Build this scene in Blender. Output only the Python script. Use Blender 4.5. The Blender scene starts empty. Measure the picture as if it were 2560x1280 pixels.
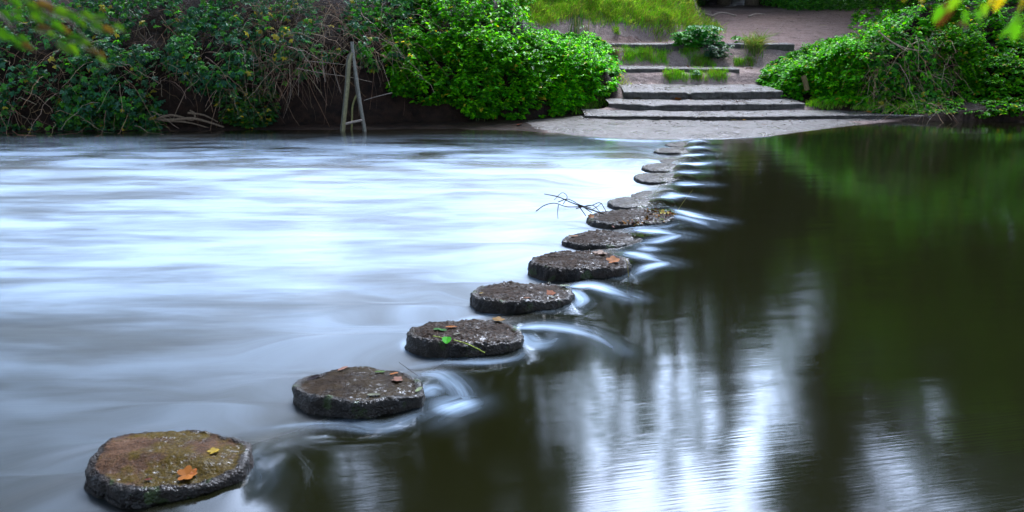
import bpy, math, random
import numpy as np
from mathutils import Vector

R = math.radians
rng = np.random.default_rng(11)
random.seed(11)
scene = bpy.context.scene
col = scene.collection

# ------------------------------------------------------------------ camera, sky, sun, exposure
CAM_H = 2.4
PITCH = R(16.17)
FPX = 2000.0                       # focal length in pixels of a 2560 px wide picture
cam_d = bpy.data.cameras.new('camera')
cam_d.sensor_width = 36.0
cam_d.lens = 36.0 * FPX / 2560.0
cam_d.clip_start = 0.05
cam_d.clip_end = 2000
cam_d.dof.use_dof = True
cam_d.dof.focus_distance = 11.5
cam_d.dof.aperture_fstop = 4.0
cam = bpy.data.objects.new('camera', cam_d)
col.objects.link(cam)
cam.location = (0, 0, CAM_H)
cam.rotation_euler = (math.pi / 2 - PITCH, 0, 0)
scene.camera = cam

SUN_EL, SUN_AZ = R(56), R(18)      # ahead and a little to the right, veiled by cloud
world = bpy.data.worlds.new('World')
scene.world = world
world.use_nodes = True
wt = world.node_tree
wt.nodes.clear()
def wn(t, **k):
    n = wt.nodes.new(t)
    for a, b in k.items(): setattr(n, a, b)
    return n
wo = wn('ShaderNodeOutputWorld'); wb = wn('ShaderNodeBackground')
sky = wn('ShaderNodeTexSky', sky_type='NISHITA')
sky.sun_disc = False; sky.sun_elevation = SUN_EL; sky.sun_rotation = SUN_AZ
sky.air_density = 1.0; sky.dust_density = 1.0; sky.ozone_density = 1.0
bw = wn('ShaderNodeRGBToBW'); tint = wn('ShaderNodeMix', data_type='RGBA', blend_type='MULTIPLY')
tint.inputs[0].default_value = 1.0; tint.inputs[7].default_value = (0.73, 0.91, 1.26, 1)
mixs = wn('ShaderNodeMix', data_type='RGBA'); mixs.inputs[0].default_value = 0.82
tc = wn('ShaderNodeTexCoord'); cl = wn('ShaderNodeTexNoise'); cl.inputs['Scale'].default_value = 2.2
cl.inputs['Detail'].default_value = 5
mr = wn('ShaderNodeMapRange'); mr.inputs[1].default_value = .3; mr.inputs[2].default_value = .7
mr.inputs[3].default_value = .75; mr.inputs[4].default_value = 1.35
mulc = wn('ShaderNodeVectorMath', operation='SCALE')
L = wt.links.new
L(sky.outputs[0], bw.inputs[0]); L(bw.outputs[0], tint.inputs[6])
L(sky.outputs[0], mixs.inputs[6]); L(tint.outputs[2], mixs.inputs[7])
L(tc.outputs['Generated'], cl.inputs['Vector']); L(cl.outputs[0], mr.inputs[0])
# bright thin cloud ahead, where the veiled sun stands; heavier cloud elsewhere
dt = wn('ShaderNodeVectorMath', operation='DOT_PRODUCT'); dt.inputs[1].default_value = (.17, .85, .50)
nz_ = wn('ShaderNodeVectorMath', operation='NORMALIZE'); L(tc.outputs['Generated'], nz_.inputs[0]); L(nz_.outputs[0], dt.inputs[0])
mg = wn('ShaderNodeMapRange', interpolation_type='SMOOTHSTEP'); L(dt.outputs['Value'], mg.inputs[0])
mg.inputs[1].default_value = .72; mg.inputs[2].default_value = 1.0; mg.inputs[3].default_value = .75; mg.inputs[4].default_value = 8.6
mm = wn('ShaderNodeMath', operation='MULTIPLY'); L(mr.outputs[0], mm.inputs[0]); L(mg.outputs[0], mm.inputs[1])
L(mixs.outputs[2], mulc.inputs[0]); L(mm.outputs[0], mulc.inputs['Scale'])
L(mulc.outputs[0], wb.inputs[0]); wb.inputs[1].default_value = 0.15
L(wb.outputs[0], wo.inputs[0])

sl = bpy.data.lights.new('sun', 'SUN'); sl.energy = 1.5; sl.angle = R(18); sl.color = (1, .96, .9)
sun = bpy.data.objects.new('sun', sl); col.objects.link(sun)
# direction towards the sun, in the sky texture's convention
sd = Vector((math.sin(SUN_AZ) * math.cos(SUN_EL), math.cos(SUN_AZ) * math.cos(SUN_EL), math.sin(SUN_EL)))
sun.rotation_euler = sd.to_track_quat('Z', 'Y').to_euler()
sun.location = (0, -5, 20)

scene.view_settings.view_transform = 'Standard'
scene.view_settings.look = 'None'
scene.view_settings.gamma = 1
scene.view_settings.exposure = 1.84
scene.cycles.max_bounces = 6
scene.cycles.transparent_max_bounces = 8
scene.cycles.sample_clamp_indirect = 8

# ------------------------------------------------------------------ geometry helpers
cT, sT = math.cos(PITCH), math.sin(PITCH)
def ray(x, y):
    r = (np.asarray(x, float) - 1280) / FPX
    u = (640 - np.asarray(y, float)) / FPX
    return r, cT + u * sT, -sT + u * cT
def at(x, y, z=0.0):
    a, b, c = ray(x, y)
    t = (z - CAM_H) / c
    return np.stack([a * t, b * t, np.broadcast_to(z, np.shape(t)) + 0 * t], -1)
def atY(x, y, Y):
    a, b, c = ray(x, y)
    t = Y / b
    return np.stack([a * t, b * t, CAM_H + c * t], -1)

def _h(ix, iy, iz, seed):
    n = (ix * 374761393 + iy * 668265263 + iz * 2147483647 + seed * 1274126177) & 0xffffffff
    n = ((n ^ (n >> 13)) * 1274126177) & 0xffffffff
    n = ((n ^ (n >> 16)) * 2246822519) & 0xffffffff
    return ((n ^ (n >> 15)) & 0xffffff) / float(0xffffff)
def vnoise(x, y, z=0.0, seed=0):
    x, y, z = np.broadcast_arrays(np.asarray(x, float), np.asarray(y, float), np.asarray(z, float))
    fx, fy, fz = np.floor(x), np.floor(y), np.floor(z)
    ix, iy, iz = fx.astype(np.int64), fy.astype(np.int64), fz.astype(np.int64)
    tx, ty, tz = x - fx, y - fy, z - fz
    tx, ty, tz = [t * t * (3 - 2 * t) for t in (tx, ty, tz)]
    out = 0
    for dx in (0, 1):
        for dy in (0, 1):
            for dz in (0, 1):
                w = (tx if dx else 1 - tx) * (ty if dy else 1 - ty) * (tz if dz else 1 - tz)
                out = out + w * _h(ix + dx, iy + dy, iz + dz, seed)
    return out * 2 - 1
def fbm(x, y, z=0.0, o=4, seed=0):
    s, a, t = 0, 1.0, 0
    for i in range(o):
        s = s + a * vnoise(np.asarray(x) * 2**i, np.asarray(y) * 2**i, np.asarray(z) * 2**i, seed + i)
        t += a; a *= .5
    return s / t
def sstep(x):
    x = np.clip(x, 0, 1); return x * x * (3 - 2 * x)

def tag(o, label=None, cat=None, group=None, kind=None):
    if label: o['label'] = label
    if cat: o['category'] = cat
    if group: o['group'] = group
    if kind: o['kind'] = kind
    return o
def empty(name, loc=(0, 0, 0)):
    o = bpy.data.objects.new(name, None); o.location = loc; o.empty_display_size = .2
    col.objects.link(o); return o
def mesh_obj(name, verts, faces, mat, parent=None, attrs=None, smooth=False):
    """faces: list of int arrays (n,k); attrs: {name: (type, data)}; vertices are in world space"""
    me = bpy.data.meshes.new(name)
    verts = np.asarray(verts, np.float32)
    if parent is not None:
        verts = verts - np.array(parent.location, np.float32)
    me.vertices.add(len(verts)); me.vertices.foreach_set('co', verts.ravel())
    faces = [np.asarray(f, np.int32) for f in faces if len(f)]
    nl = sum(f.size for f in faces); nf = sum(len(f) for f in faces)
    me.loops.add(nl); me.loops.foreach_set('vertex_index', np.concatenate([f.ravel() for f in faces]))
    me.polygons.add(nf)
    tot = np.concatenate([np.full(len(f), f.shape[1], np.int32) for f in faces])
    me.polygons.foreach_set('loop_start', np.concatenate([[0], np.cumsum(tot)[:-1]]).astype(np.int32))
    if smooth: me.polygons.foreach_set('use_smooth', np.ones(nf, bool))
    me.update(calc_edges=True)
    for k, (t, d) in (attrs or {}).items():
        a = me.attributes.new(k, t, 'POINT')
        d = np.asarray(d, np.float32)
        if t == 'FLOAT_COLOR':
            if d.shape[1] == 3: d = np.concatenate([d, np.ones((len(d), 1), np.float32)], 1)
            a.data.foreach_set('color', d.ravel())
        elif t == 'FLOAT_VECTOR': a.data.foreach_set('vector', d.ravel())
        else: a.data.foreach_set('value', d.ravel())
    me.materials.append(mat)
    o = bpy.data.objects.new(name, me); col.objects.link(o)
    if parent is not None: o.parent = parent
    return o
def grid_faces(nu, nv, wrap=False):
    i = np.arange(nu - 1)[:, None]; j = np.arange(nv if wrap else nv - 1)[None, :]
    a = i * nv + j; b = i * nv + (j + 1) % nv
    return np.stack([a, b, b + nv, a + nv], -1).reshape(-1, 4)
def nrm(v):
    return v / np.maximum(np.linalg.norm(v, axis=-1, keepdims=True), 1e-9)

class Geo:
    """collects leaves, tubes and ribbons with a colour per vertex"""
    def __init__(s): s.v = []; s.q = []; s.c = []; s.n = 0
    def add(s, v, q, c):
        s.v.append(v); s.q.append(q + s.n); s.c.append(c); s.n += len(v)
    def leaves(s, P, D, N, Lh, W, C, fold=.12, droop=.15):
        P = np.asarray(P); n = len(P)
        if n == 0: return
        D = nrm(D); S = nrm(np.cross(D, N)); N = nrm(np.cross(S, D))
        Lh = np.broadcast_to(Lh, n)[:, None]; W = np.broadcast_to(W, n)[:, None]
        up = N * W * fold * 2
        b = P; t = P + D * Lh - N * Lh * droop
        l1 = P + D * Lh * .30 + S * W * .5 + up; l2 = P + D * Lh * .70 + S * W * .34 + up * .5 - N * Lh * droop * .5
        r1 = P + D * Lh * .30 - S * W * .5 + up; r2 = P + D * Lh * .70 - S * W * .34 + up * .5 - N * Lh * droop * .5
        v = np.stack([b, l1, l2, t, r2, r1], 1).reshape(-1, 3)
        k = np.arange(n)[:, None] * 6
        q = np.concatenate([k + np.array([0, 3, 2, 1]), k + np.array([0, 5, 4, 3])])
        s.add(v, q, np.repeat(np.asarray(C), 6, 0))
    def tubes(s, PL, RD, C, sides=4):
        PL = np.asarray(PL, float); n, K, _ = PL.shape
        T = nrm(np.gradient(PL, axis=1)); ref = np.array([.31, .87, .21])
        A = nrm(np.cross(T, ref)); B = np.cross(T, A)
        RD = np.broadcast_to(RD, (n, K))
        an = np.arange(sides) * 2 * math.pi / sides
        v = PL[:, :, None] + (A[:, :, None] * np.cos(an)[:, None] + B[:, :, None] * np.sin(an)[:, None]) * RD[:, :, None, None]
        f = grid_faces(K, sides, True)
        q = (f[None] + (np.arange(n) * K * sides)[:, None, None]).reshape(-1, 4)
        s.add(v.reshape(-1, 3), q, np.repeat(np.broadcast_to(C, (n, 3)), K * sides, 0))
    def ribbons(s, PL, WD, C, side=None):
        PL = np.asarray(PL, float); n, K, _ = PL.shape
        T = nrm(np.gradient(PL, axis=1))
        if side is None: side = rng.normal(size=(n, 1, 3))
        S = nrm(np.cross(T, side)); WD = np.broadcast_to(WD, (n, K))[:, :, None]
        v = np.stack([PL - S * WD / 2, PL + S * WD / 2], 2).reshape(-1, 3)
        f = grid_faces(K, 2)
        q = (f[None] + (np.arange(n) * K * 2)[:, None, None]).reshape(-1, 4)
        s.add(v, q, np.repeat(np.broadcast_to(C, (n, 3)), K * 2, 0))
    def build(s, name, mat, parent=None, smooth=False):
        if not s.v: return None
        return mesh_obj(name, np.concatenate(s.v), [np.concatenate(s.q)], mat, parent,
                        {'tint': ('FLOAT_COLOR', np.clip(np.concatenate(s.c), 0, 1))}, smooth)

# ------------------------------------------------------------------ materials
class NT:
    def __init__(s, name):
        s.m = bpy.data.materials.new(name); s.m.use_nodes = True
        s.t = s.m.node_tree; s.t.nodes.clear()
        s.out = s.n('ShaderNodeOutputMaterial')
    def n(s, t, **k):
        n = s.t.nodes.new(t)
        for a, b in k.items(): setattr(n, a, b)
        return n
    def l(s, a, b): s.t.links.new(a, b)
    def attr(s, nm, o='Fac'):
        return s.n('ShaderNodeAttribute', attribute_name=nm).outputs[o]
    def noise(s, vec=None, scale=5, detail=4, rough=.5, sc=None, dist=0):
        n = s.n('ShaderNodeTexNoise'); n.inputs['Scale'].default_value = scale
        n.inputs['Detail'].default_value = detail; n.inputs['Roughness'].default_value = rough
        n.inputs['Distortion'].default_value = dist
        if vec is not None:
            if sc is not None:
                mp = s.n('ShaderNodeMapping'); mp.inputs['Scale'].default_value = sc
                s.l(vec, mp.inputs[0]); vec = mp.outputs[0]
            s.l(vec, n.inputs['Vector'])
        return n.outputs[0]
    def rng(s, v, a, b, c=0, d=1, smooth=False):
        n = s.n('ShaderNodeMapRange'); s.l(v, n.inputs[0])
        if smooth: n.interpolation_type = 'SMOOTHSTEP'
        for i, x in zip((1, 2, 3, 4), (a, b, c, d)): n.inputs[i].default_value = x
        return n.outputs[0]
    def math(s, op, a, b=None, clamp=False):
        n = s.n('ShaderNodeMath', operation=op); n.use_clamp = clamp
        for i, x in enumerate((a, b)):
            if x is None: continue
            if isinstance(x, (int, float)): n.inputs[i].default_value = x
            else: s.l(x, n.inputs[i])
        return n.outputs[0]
    def mixc(s, f, a, b, bt='MIX'):
        n = s.n('ShaderNodeMix', data_type='RGBA', blend_type=bt)
        for i, x in ((0, f), (6, a), (7, b)):
            if isinstance(x, (int, float)): n.inputs[i].default_value = x
            elif isinstance(x, tuple): n.inputs[i].default_value = x if len(x) == 4 else x + (1,)
            else: s.l(x, n.inputs[i])
        return n.outputs[2]
    def bump(s, h, st=.5, dist=.02, normal=None):
        n = s.n('ShaderNodeBump'); n.inputs['Strength'].default_value = st; n.inputs['Distance'].default_value = dist
        s.l(h, n.inputs['Height'])
        if normal is not None: s.l(normal, n.inputs['Normal'])
        return n.outputs[0]
    def pos(s): return s.n('ShaderNodeNewGeometry').outputs['Position']

def leaf_material(name, rough=.38, trans=.3, spec=.5):
    m = NT(name); c = m.attr('tint', 'Color')
    p = m.n('ShaderNodeBsdfPrincipled'); p.inputs['Roughness'].default_value = rough
    p.inputs['Specular IOR Level'].default_value = spec
    v = m.noise(m.pos(), 30, 2); c2 = m.mixc(m.rng(v, .3, .7, .0, .35), c, m.mixc(1.0, c, (.55, .6, .5), 'MULTIPLY'))
    m.l(c2, p.inputs['Base Color'])
    t = m.n('ShaderNodeBsdfTranslucent'); m.l(m.mixc(1.0, c2, (1.6, 1.6, .4), 'MULTIPLY'), t.inputs['Color'])
    mx = m.n('ShaderNodeMixShader'); mx.inputs[0].default_value = trans
    m.l(p.outputs[0], mx.inputs[1]); m.l(t.outputs[0], mx.inputs[2]); m.l(mx.outputs[0], m.out.inputs[0])
    return m.m
def tint_material(name, rough=.7, bumpscale=40, spec=.3):
    m = NT(name); c = m.attr('tint', 'Color')
    p = m.n('ShaderNodeBsdfPrincipled'); p.inputs['Roughness'].default_value = rough
    p.inputs['Specular IOR Level'].default_value = spec
    v = m.noise(m.pos(), bumpscale, 4)
    m.l(m.mixc(m.rng(v, .35, .65), m.mixc(1.0, c, (.55, .55, .5), 'MULTIPLY'), c), p.inputs['Base Color'])
    m.l(m.bump(v, .6, .01), p.inputs['Normal']); m.l(p.outputs[0], m.out.inputs[0])
    return m.m
M_leaf = leaf_material('leaf', .42, .5, .28)
M_grass = leaf_material('grass blade', .5, .35, .3)
M_treeleaf = leaf_material('tree leaf', .5, .5, .3)
M_stem = tint_material('stem')
M_bark = tint_material('bark', .9, 12)

def soil_material():
    m = NT('soil'); P = m.pos()
    big = m.noise(P, .9, 4); mid = m.noise(P, 5, 6, .65); fine = m.noise(P, 45, 5, .7)
    kind = m.attr('sand')                                  # 0 dark wet bank soil, 1 trodden sandy earth
    dark = m.mixc(m.rng(mid, .35, .65), (.005, .003, .002), (.024, .012, .007))
    sand = m.mixc(m.rng(mid, .3, .7), (.27, .20, .18), (.42, .33, .30))
    sand = m.mixc(m.rng(fine, .42, .62), m.mixc(1.0, sand, (.55, .5, .5), 'MULTIPLY'), sand)
    c = m.mixc(kind, dark, sand)
    p = m.n('ShaderNodeBsdfPrincipled'); m.l(c, p.inputs['Base Color'])
    m.l(m.rng(big, .35, .65, .55, .85), p.inputs['Roughness'])
    p.inputs['Specular IOR Level'].default_value = .12
    m.l(m.bump(fine, .5, .02, m.bump(mid, .8, .10)), p.inputs['Normal']); m.l(p.outputs[0], m.out.inputs[0])
    return m.m
M_soil = soil_material()

def path_material(name, c0, c1, dirt, rough, wet, spec=.25):
    m = NT(name); P = m.pos()
    big = m.noise(P, 1.1, 5, .6); mid = m.noise(P, 6, 6, .65); fine = m.noise(P, 40, 5, .7)
    c = m.mixc(m.rng(mid, .3, .7), c0, c1)
    c = m.mixc(m.rng(m.noise(P, 11, 6, .7), .54, .66), c, dirt); c = m.mixc(m.rng(m.noise(P, 2.6, 5, .65), .52, .66, 0, .75), c, dirt)
    c = m.mixc(m.rng(fine, .4, .6, .5, 0), c, dirt)
    p = m.n('ShaderNodeBsdfPrincipled')
    dark_amt = m.attr('dark_tone'); c = m.mixc(dark_amt, c, m.mixc(m.rng(mid, .35, .65), (.028, .024, .02), (.085, .075, .062)))
    m.l(c, p.inputs['Base Color'])
    m.l(m.rng(big, .4, .6, rough - wet, rough), p.inputs['Roughness'])
    p.inputs['Specular IOR Level'].default_value = spec
    m.l(m.bump(fine, .5, .012, m.bump(mid, 1.0, .09)), p.inputs['Normal']); m.l(p.outputs[0], m.out.inputs[0])
    return m.m
M_path = path_material('trodden earth', (.19, .115, .10), (.29, .19, .17), (.07, .045, .038), .85, .1)
M_shore = path_material('wet concrete landing', (.042, .033, .032), (.085, .069, .067), (.018, .013, .010), .55, .28, .45)
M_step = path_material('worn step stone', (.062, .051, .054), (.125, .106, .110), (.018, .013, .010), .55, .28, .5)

def stone_material(name, top, top2, algae, algae_amt, gravel, wet, side_dark, spec=.035):
    m = NT(name); P = m.n('ShaderNodeTexCoord').outputs['Object']
    T0 = m.attr('top'); T = m.rng(m.math('ADD', T0, m.math('MULTIPLY', m.math('SUBTRACT', m.noise(P, 11, 5, .65), .5), 1.6)), .35, .60)
    #                                                # 1 on the trodden top, 0 on the sides
    mid = m.noise(P, 7, 6, .65); fine = m.noise(P, 60, 5, .7)
    spark = m.math('MULTIPLY', m.rng(m.noise(P, 24, 5, .7, (1, 1.8, 1)), .585 - wet * .03, .64 - wet * .03), m.rng(m.noise(P, 2.6, 3), .42, .58))
    vo = m.n('ShaderNodeTexVoronoi'); vo.inputs['Scale'].default_value = 62; m.l(P, vo.inputs['Vector'])
    peb = m.mixc(vo.outputs['Color'], (.004, .003, .002), (.034, .021, .014))
    pebv = m.math('MULTIPLY', m.rng(m.n('ShaderNodeTexVoronoi').outputs[0], 0, 1), 0)
    c = m.mixc(m.rng(mid, .35, .65), top, top2)
    c = m.mixc(m.math('MULTIPLY', m.rng(m.noise(P, 3.3, 5, .6), .44, .56), algae_amt, True), c, algae)
    c = m.mixc(m.rng(fine, .45, .62, .0, .6), c, (.015, .012, .010))
    gm = m.rng(m.noise(P, 4.5, 4), .5 - gravel * .5, .62 - gravel * .5)
    c = m.mixc(m.math('MULTIPLY', gm, min(1.0, gravel * 1.4), True), c, peb)
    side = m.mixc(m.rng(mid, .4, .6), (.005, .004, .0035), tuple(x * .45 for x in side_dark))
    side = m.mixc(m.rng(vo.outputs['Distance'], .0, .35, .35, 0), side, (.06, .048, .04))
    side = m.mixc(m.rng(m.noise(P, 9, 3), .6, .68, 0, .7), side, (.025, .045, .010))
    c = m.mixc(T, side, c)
    p = m.n('ShaderNodeBsdfPrincipled'); m.l(c, p.inputs['Base Color'])
    m.l(m.math('MINIMUM', m.rng(m.noise(P, 5, 5, .6, (1, 2.2, 1)), .50, .60, .80 - wet * .2, .30 - wet * .1), m.rng(spark, 0, 1, 1, .13)), p.inputs['Roughness'])
    m.l(m.math('MAXIMUM', m.rng(T0, 0, .5, .3, spec), m.math('MULTIPLY', spark, .55)), p.inputs['Specular IOR Level'])
    hb = m.math('ADD', m.math('MULTIPLY', fine, .5), m.math('MULTIPLY', vo.outputs['Distance'], -.9))
    m.l(m.bump(m.math('MULTIPLY', hb, m.rng(T, 0, 1, 1.0, .25 + gravel * .4)), .5, .016, m.bump(mid, .6, .04)), p.inputs['Normal']); m.l(p.outputs[0], m.out.inputs[0])
    m.t.nodes.remove(pebv.node) if False else None
    return m.m

def water_material():
    m = NT('river water')
    flow = m.attr('flow', 'Vector'); P = m.pos()
    foam_sheen = m.attr('foam_sheen'); plume_sheen = m.attr('plume_sheen'); calm = m.attr('calm'); clear = m.attr('clear')
    # fine silky streaks that follow the current, and broad soft boils
    boil = m.noise(flow, 1.0, 6, .55, (.40, 1.15, 1), .5)
    band = m.noise(flow, 1.0, 5, .6, (.13, 1.7, 1), .1)
    silk = m.noise(flow, 1.0, 4, .55, (.8, 12, 1), .0)
    f = m.math('ADD', m.math('MULTIPLY', boil, .62), m.math('MULTIPLY', band, .30))
    cloud = m.noise(flow, 1.0, 6, .62, (1.1, 4.2, 1), .5)
    f = m.math('ADD', m.math('MULTIPLY', f, .80), m.math('MULTIPLY', cloud, .22))
    f = m.math('ADD', f, m.math('MULTIPLY', silk, .05))               # centre about .52
    f = m.rng(f, .39, .63, .0, 1.0, True)
    ev = m.attr('even'); f = m.math('ADD', ev, m.math('MULTIPLY', f, m.math('SUBTRACT', 1.0, ev)))
    fo = m.math('MULTIPLY', m.math('MULTIPLY', f, foam_sheen), 1.0)
    pl = m.math('MULTIPLY', plume_sheen, m.rng(m.noise(m.attr('wisp', 'Vector'), 1.0, 4, .6, (1.3, 13, 1)), .30, .70, .20, 1.15))
    mask = m.math('ADD', fo, pl, True)
    # body of the river: murky brown-green, clearer over the shallows
    body = m.mixc(m.noise(P, .5, 3), (.0030, .0030, .0008), (.0044, .0046, .0010))
    dif = m.n('ShaderNodeBsdfDiffuse'); m.l(body, dif.inputs[0])
    tr = m.n('ShaderNodeBsdfTransparent'); tr.inputs[0].default_value = (.62, .52, .34, 1)
    b1 = m.n('ShaderNodeMixShader'); m.l(clear, b1.inputs[0]); m.l(dif.outputs[0], b1.inputs[1]); m.l(tr.outputs[0], b1.inputs[2])
    rip = m.noise(flow, 1.0, 3, .5, (2.2, 60, 1)); rip2 = m.noise(flow, 1.0, 2, .5, (.35, 2.6, 1))
    h = m.math('ADD', m.math('MULTIPLY', rip, m.math('MULTIPLY', m.attr('still'), .07)), m.math('MULTIPLY', rip2, .35))
    nb = m.bump(h, .27, .03)
    gl = m.n('ShaderNodeBsdfAnisotropic'); gl.distribution = 'GGX'
    gl.inputs[0].default_value = (1, 1, 1, 1); m.l(m.rng(calm, 0, 1, .30, .075), gl.inputs['Roughness'])
    m.l(nb, gl.inputs['Normal'])
    fr = m.n('ShaderNodeFresnel'); fr.inputs[0].default_value = 1.33; m.l(nb, fr.inputs['Normal'])
    b2 = m.n('ShaderNodeMixShader'); m.l(fr.outputs[0], b2.inputs[0]); m.l(b1.outputs[0], b2.inputs[1]); m.l(gl.outputs[0], b2.inputs[2])
    fd = m.n('ShaderNodeBsdfDiffuse'); fd.inputs[0].default_value = (.52, .69, .90, 1)  # milky water, its pale blue also standing in for reflected sky
    b3 = m.n('ShaderNodeMixShader'); m.l(mask, b3.inputs[0]); m.l(b2.outputs[0], b3.inputs[1]); m.l(fd.outputs[0], b3.inputs[2])
    m.l(b3.outputs[0], m.out.inputs[0])
    return m.m
M_water = water_material()

# ------------------------------------------------------------------ step levels and ground form
def solveY(y, z):
    return float(at(1700, y, z)[1])
def zat(y, Y):
    return float(atY(1700, y, Y)[2])
Z0 = .06
YA = solveY(302, Z0); zA = zat(290, YA)
YB = solveY(275, zA + .03); zB = zat(259.5, YB)
YC = solveY(247, zB + .03); zC = zat(228.5, YC)
YD = solveY(203, zC + .18); zD = zat(171, YD)
YE = solveY(160, zD + .05); zE = zat(109, YE)
YF = 38.0; zF = float(atY(1900, 26, YF)[2])
prof = np.array([[17.5, -.25], [18.7, Z0 - .05], [YA - .1, Z0], [YA + .2, zA - .12], [YB - .05, zA - .06], [YB + .2, zB - .12],
                 [YC, zB - .05], [YC + .2, zC - .12], [YD - .3, zC + .10], [YD - .02, zD - .14], [YD + .25, zD - .08], [YE - .55, zD + .0], [YE - .02, zE - .16], [YE + .3, zE - .06],
                 [YE + 4, zE + .35], [YF, zF], [YF + 12, zF + .9], [400, zF + 6]])
toe_px = np.array([[-900, 332], [0, 328], [500, 322], [850, 316], [1180, 309], [1300, 305], [1440, 291], [1520, 283], [2000, 283], [2100, 292], [2215, 296], [2560, 297], [4200, 300]])
tp = at(toe_px[:, 0], toe_px[:, 1], .0)
shore_px = np.array([[-900, 333], [0, 331], [850, 324], [1100, 322], [1300, 326], [1420, 337], [1520, 344], [1650, 347], [1800, 346], [1900, 340],
                     [2000, 326], [2100, 314], [2215, 303], [2330, 298], [4200, 301]])
sp = at(shore_px[:, 0], shore_px[:, 1], .0)
cl_px = [(YA, 1450), (YB, 1515), (YC, 1570), (YD, 1560), (YE, 1500)]
CL = [(17, .5), (19, 1.2)] + [(Y, float((x - 1280) / FPX * (Y * cT + 2 * sT))) for Y, x in cl_px] + [(27.5, 6.2), (29, 7.0), (33, 8.0), (38, 9.0), (60, 9)]
CL = np.array(CL)
cr_px = [(YA, 2220), (YB, 2015), (YC, 1925), (YD, 1900), (YE, 1965)]
CR = [(17, 11), (19, 11)] + [(Y, float((x - 1280) / FPX * (Y * cT + 2 * sT))) for Y, x in cr_px] + [(27.5, 10.8), (29, 12.2), (33, 14.0), (38, 16), (60, 26)]
CR = np.array(CR)

def ground(X, Y):
    X = np.asarray(X, float); Y = np.asarray(Y, float)
    toe = np.interp(X, tp[:, 0], tp[:, 1]); sh = np.interp(X, sp[:, 0], sp[:, 1])
    s = Y - toe
    nz = fbm(X * .7, Y * .7, 0, 4, 3)
    bank = .05 + 1.9 * sstep(s / .9) + 1.0 * sstep((s - .8) / 1.6) + 1.0 * sstep((s - 2.5) / 6) + .03 * np.clip(s - 6, 0, 60)
    bank = bank + nz * .28 * sstep(s / 1.0)
    bed = np.interp(Y - sh, [-6, -2, -.7, 0, .6], [-1.0, -.55, -.2, 0, .055])
    bank = np.where(s < 0, np.minimum(bed, .055), bank)
    c = np.interp(Y, prof[:, 0], prof[:, 1]); c = np.where(Y < YA, np.minimum(bed, Z0), c)
    xl = np.interp(Y, CL[:, 0], CL[:, 1]); xr = np.interp(Y, CR[:, 0], CR[:, 1])
    dl = xl - X; dr = X - xr
    # grassy mound left of the path, rising gently behind the top step
    mound = c + np.clip(dl, 0, 9) * .20 + .34 * np.clip(Y - YE - .25, 0, 8) * sstep(dl / 1.2) * np.clip(1 - (Y - 30) / 14, .25, 1) + nz * .1
    mound = np.minimum(mound, 4.6)
    capL = np.interp(dl, [0, .8, 2.0, 3.0, 4.2, 6], [.95, 1.35, 1.8, 2.5, 3.8, 9]) + .3 * sstep((Y - 23.5) / 2)
    bank0 = bank; bank = np.maximum(np.minimum(bank, capL + nz * .12), np.where(dl > 0, c + .1 * np.clip(dl, 0, 3), -9) * (s > .3) - 9 * (s <= .3))
    left = bank + (mound - bank) * sstep((Y - YE - .1) / .6) * sstep((X + 3.5) / 3)
    bank = bank0
    wl = sstep(dl / .9); wl = np.where(Y > YE + .1, sstep(dl / np.interp(Y, [26, 28], [.2, 1.6])), wl)
    z = c + (left - c) * wl
    bankR = np.maximum(c + .12 * np.clip(dr, 0, 3), np.minimum(bank, np.interp(dr, [0, .8, 1.8, 3.6, 5.2, 8], [.9, 1.25, 1.5, 2.5, 3.7, 5]) + nz * .15 + .4 * sstep((Y - 24.5) / 3) * (c > 1.4)))
    z = np.where(dr > 0, z + (bankR - z) * sstep(dr / 1.3), z)
    bank = bankR
    z = np.where(dr > 0, np.where(Y > 29, c + np.clip(dr, 0, 12) * .25 * sstep((Y - 29) / 3) + (z - c) * (1 - sstep((Y - 29) / 3)), z), z)
    z = z + .02 * fbm(X * 3, Y * 3, 0, 3, 9)
    near = np.interp(Y, [-40, -3, .3, 1.6], [2.2, 1.0, .25, -.6])
    return np.where(Y < 1.6, near, z)

def axis(parts):
    out = []
    for a, b, d in parts:
        out.append(np.arange(a, b, d))
    return np.unique(np.round(np.concatenate(out + [[parts[-1][1]]]), 4))
gx = axis([(-300, -40, 20), (-40, -15, 1.5), (-15, 15, .11), (15, 40, 1.5), (40, 300, 20)])
gy = axis([(-200, -10, 20), (-10, 2, 1), (2, 17, 1.5), (17, 30.5, .09), (30.5, 44, .25), (44, 80, 3), (80, 400, 30)])
GX, GY = np.meshgrid(gx, gy, indexing='ij'); GZ = ground(GX, GY)
xl = np.interp(GY, CL[:, 0], CL[:, 1]); xr = np.interp(GY, CR[:, 0], CR[:, 1])
sand = sstep((xr + .6 - GX) / .6) * sstep((GX + 1.0) / 1.5) * sstep((GY - YE + .6) / .5)     # bare slope around the path
sand = np.maximum(sand, sstep((GX - xl + .5) / .5) * sstep((xr + .5 - GX) / .5) * sstep((GY - 18) / 1))
sand = sand * (1 - sstep((GY - 37) / 4) * .9)
o = mesh_obj('ground', np.stack([GX, GY, GZ], -1).reshape(-1, 3), [grid_faces(len(gx), len(gy))[:, ::-1]], M_soil, None,
             {'sand': ('FLOAT', sand.ravel())}, True)
tag(o, kind='structure')

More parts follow.
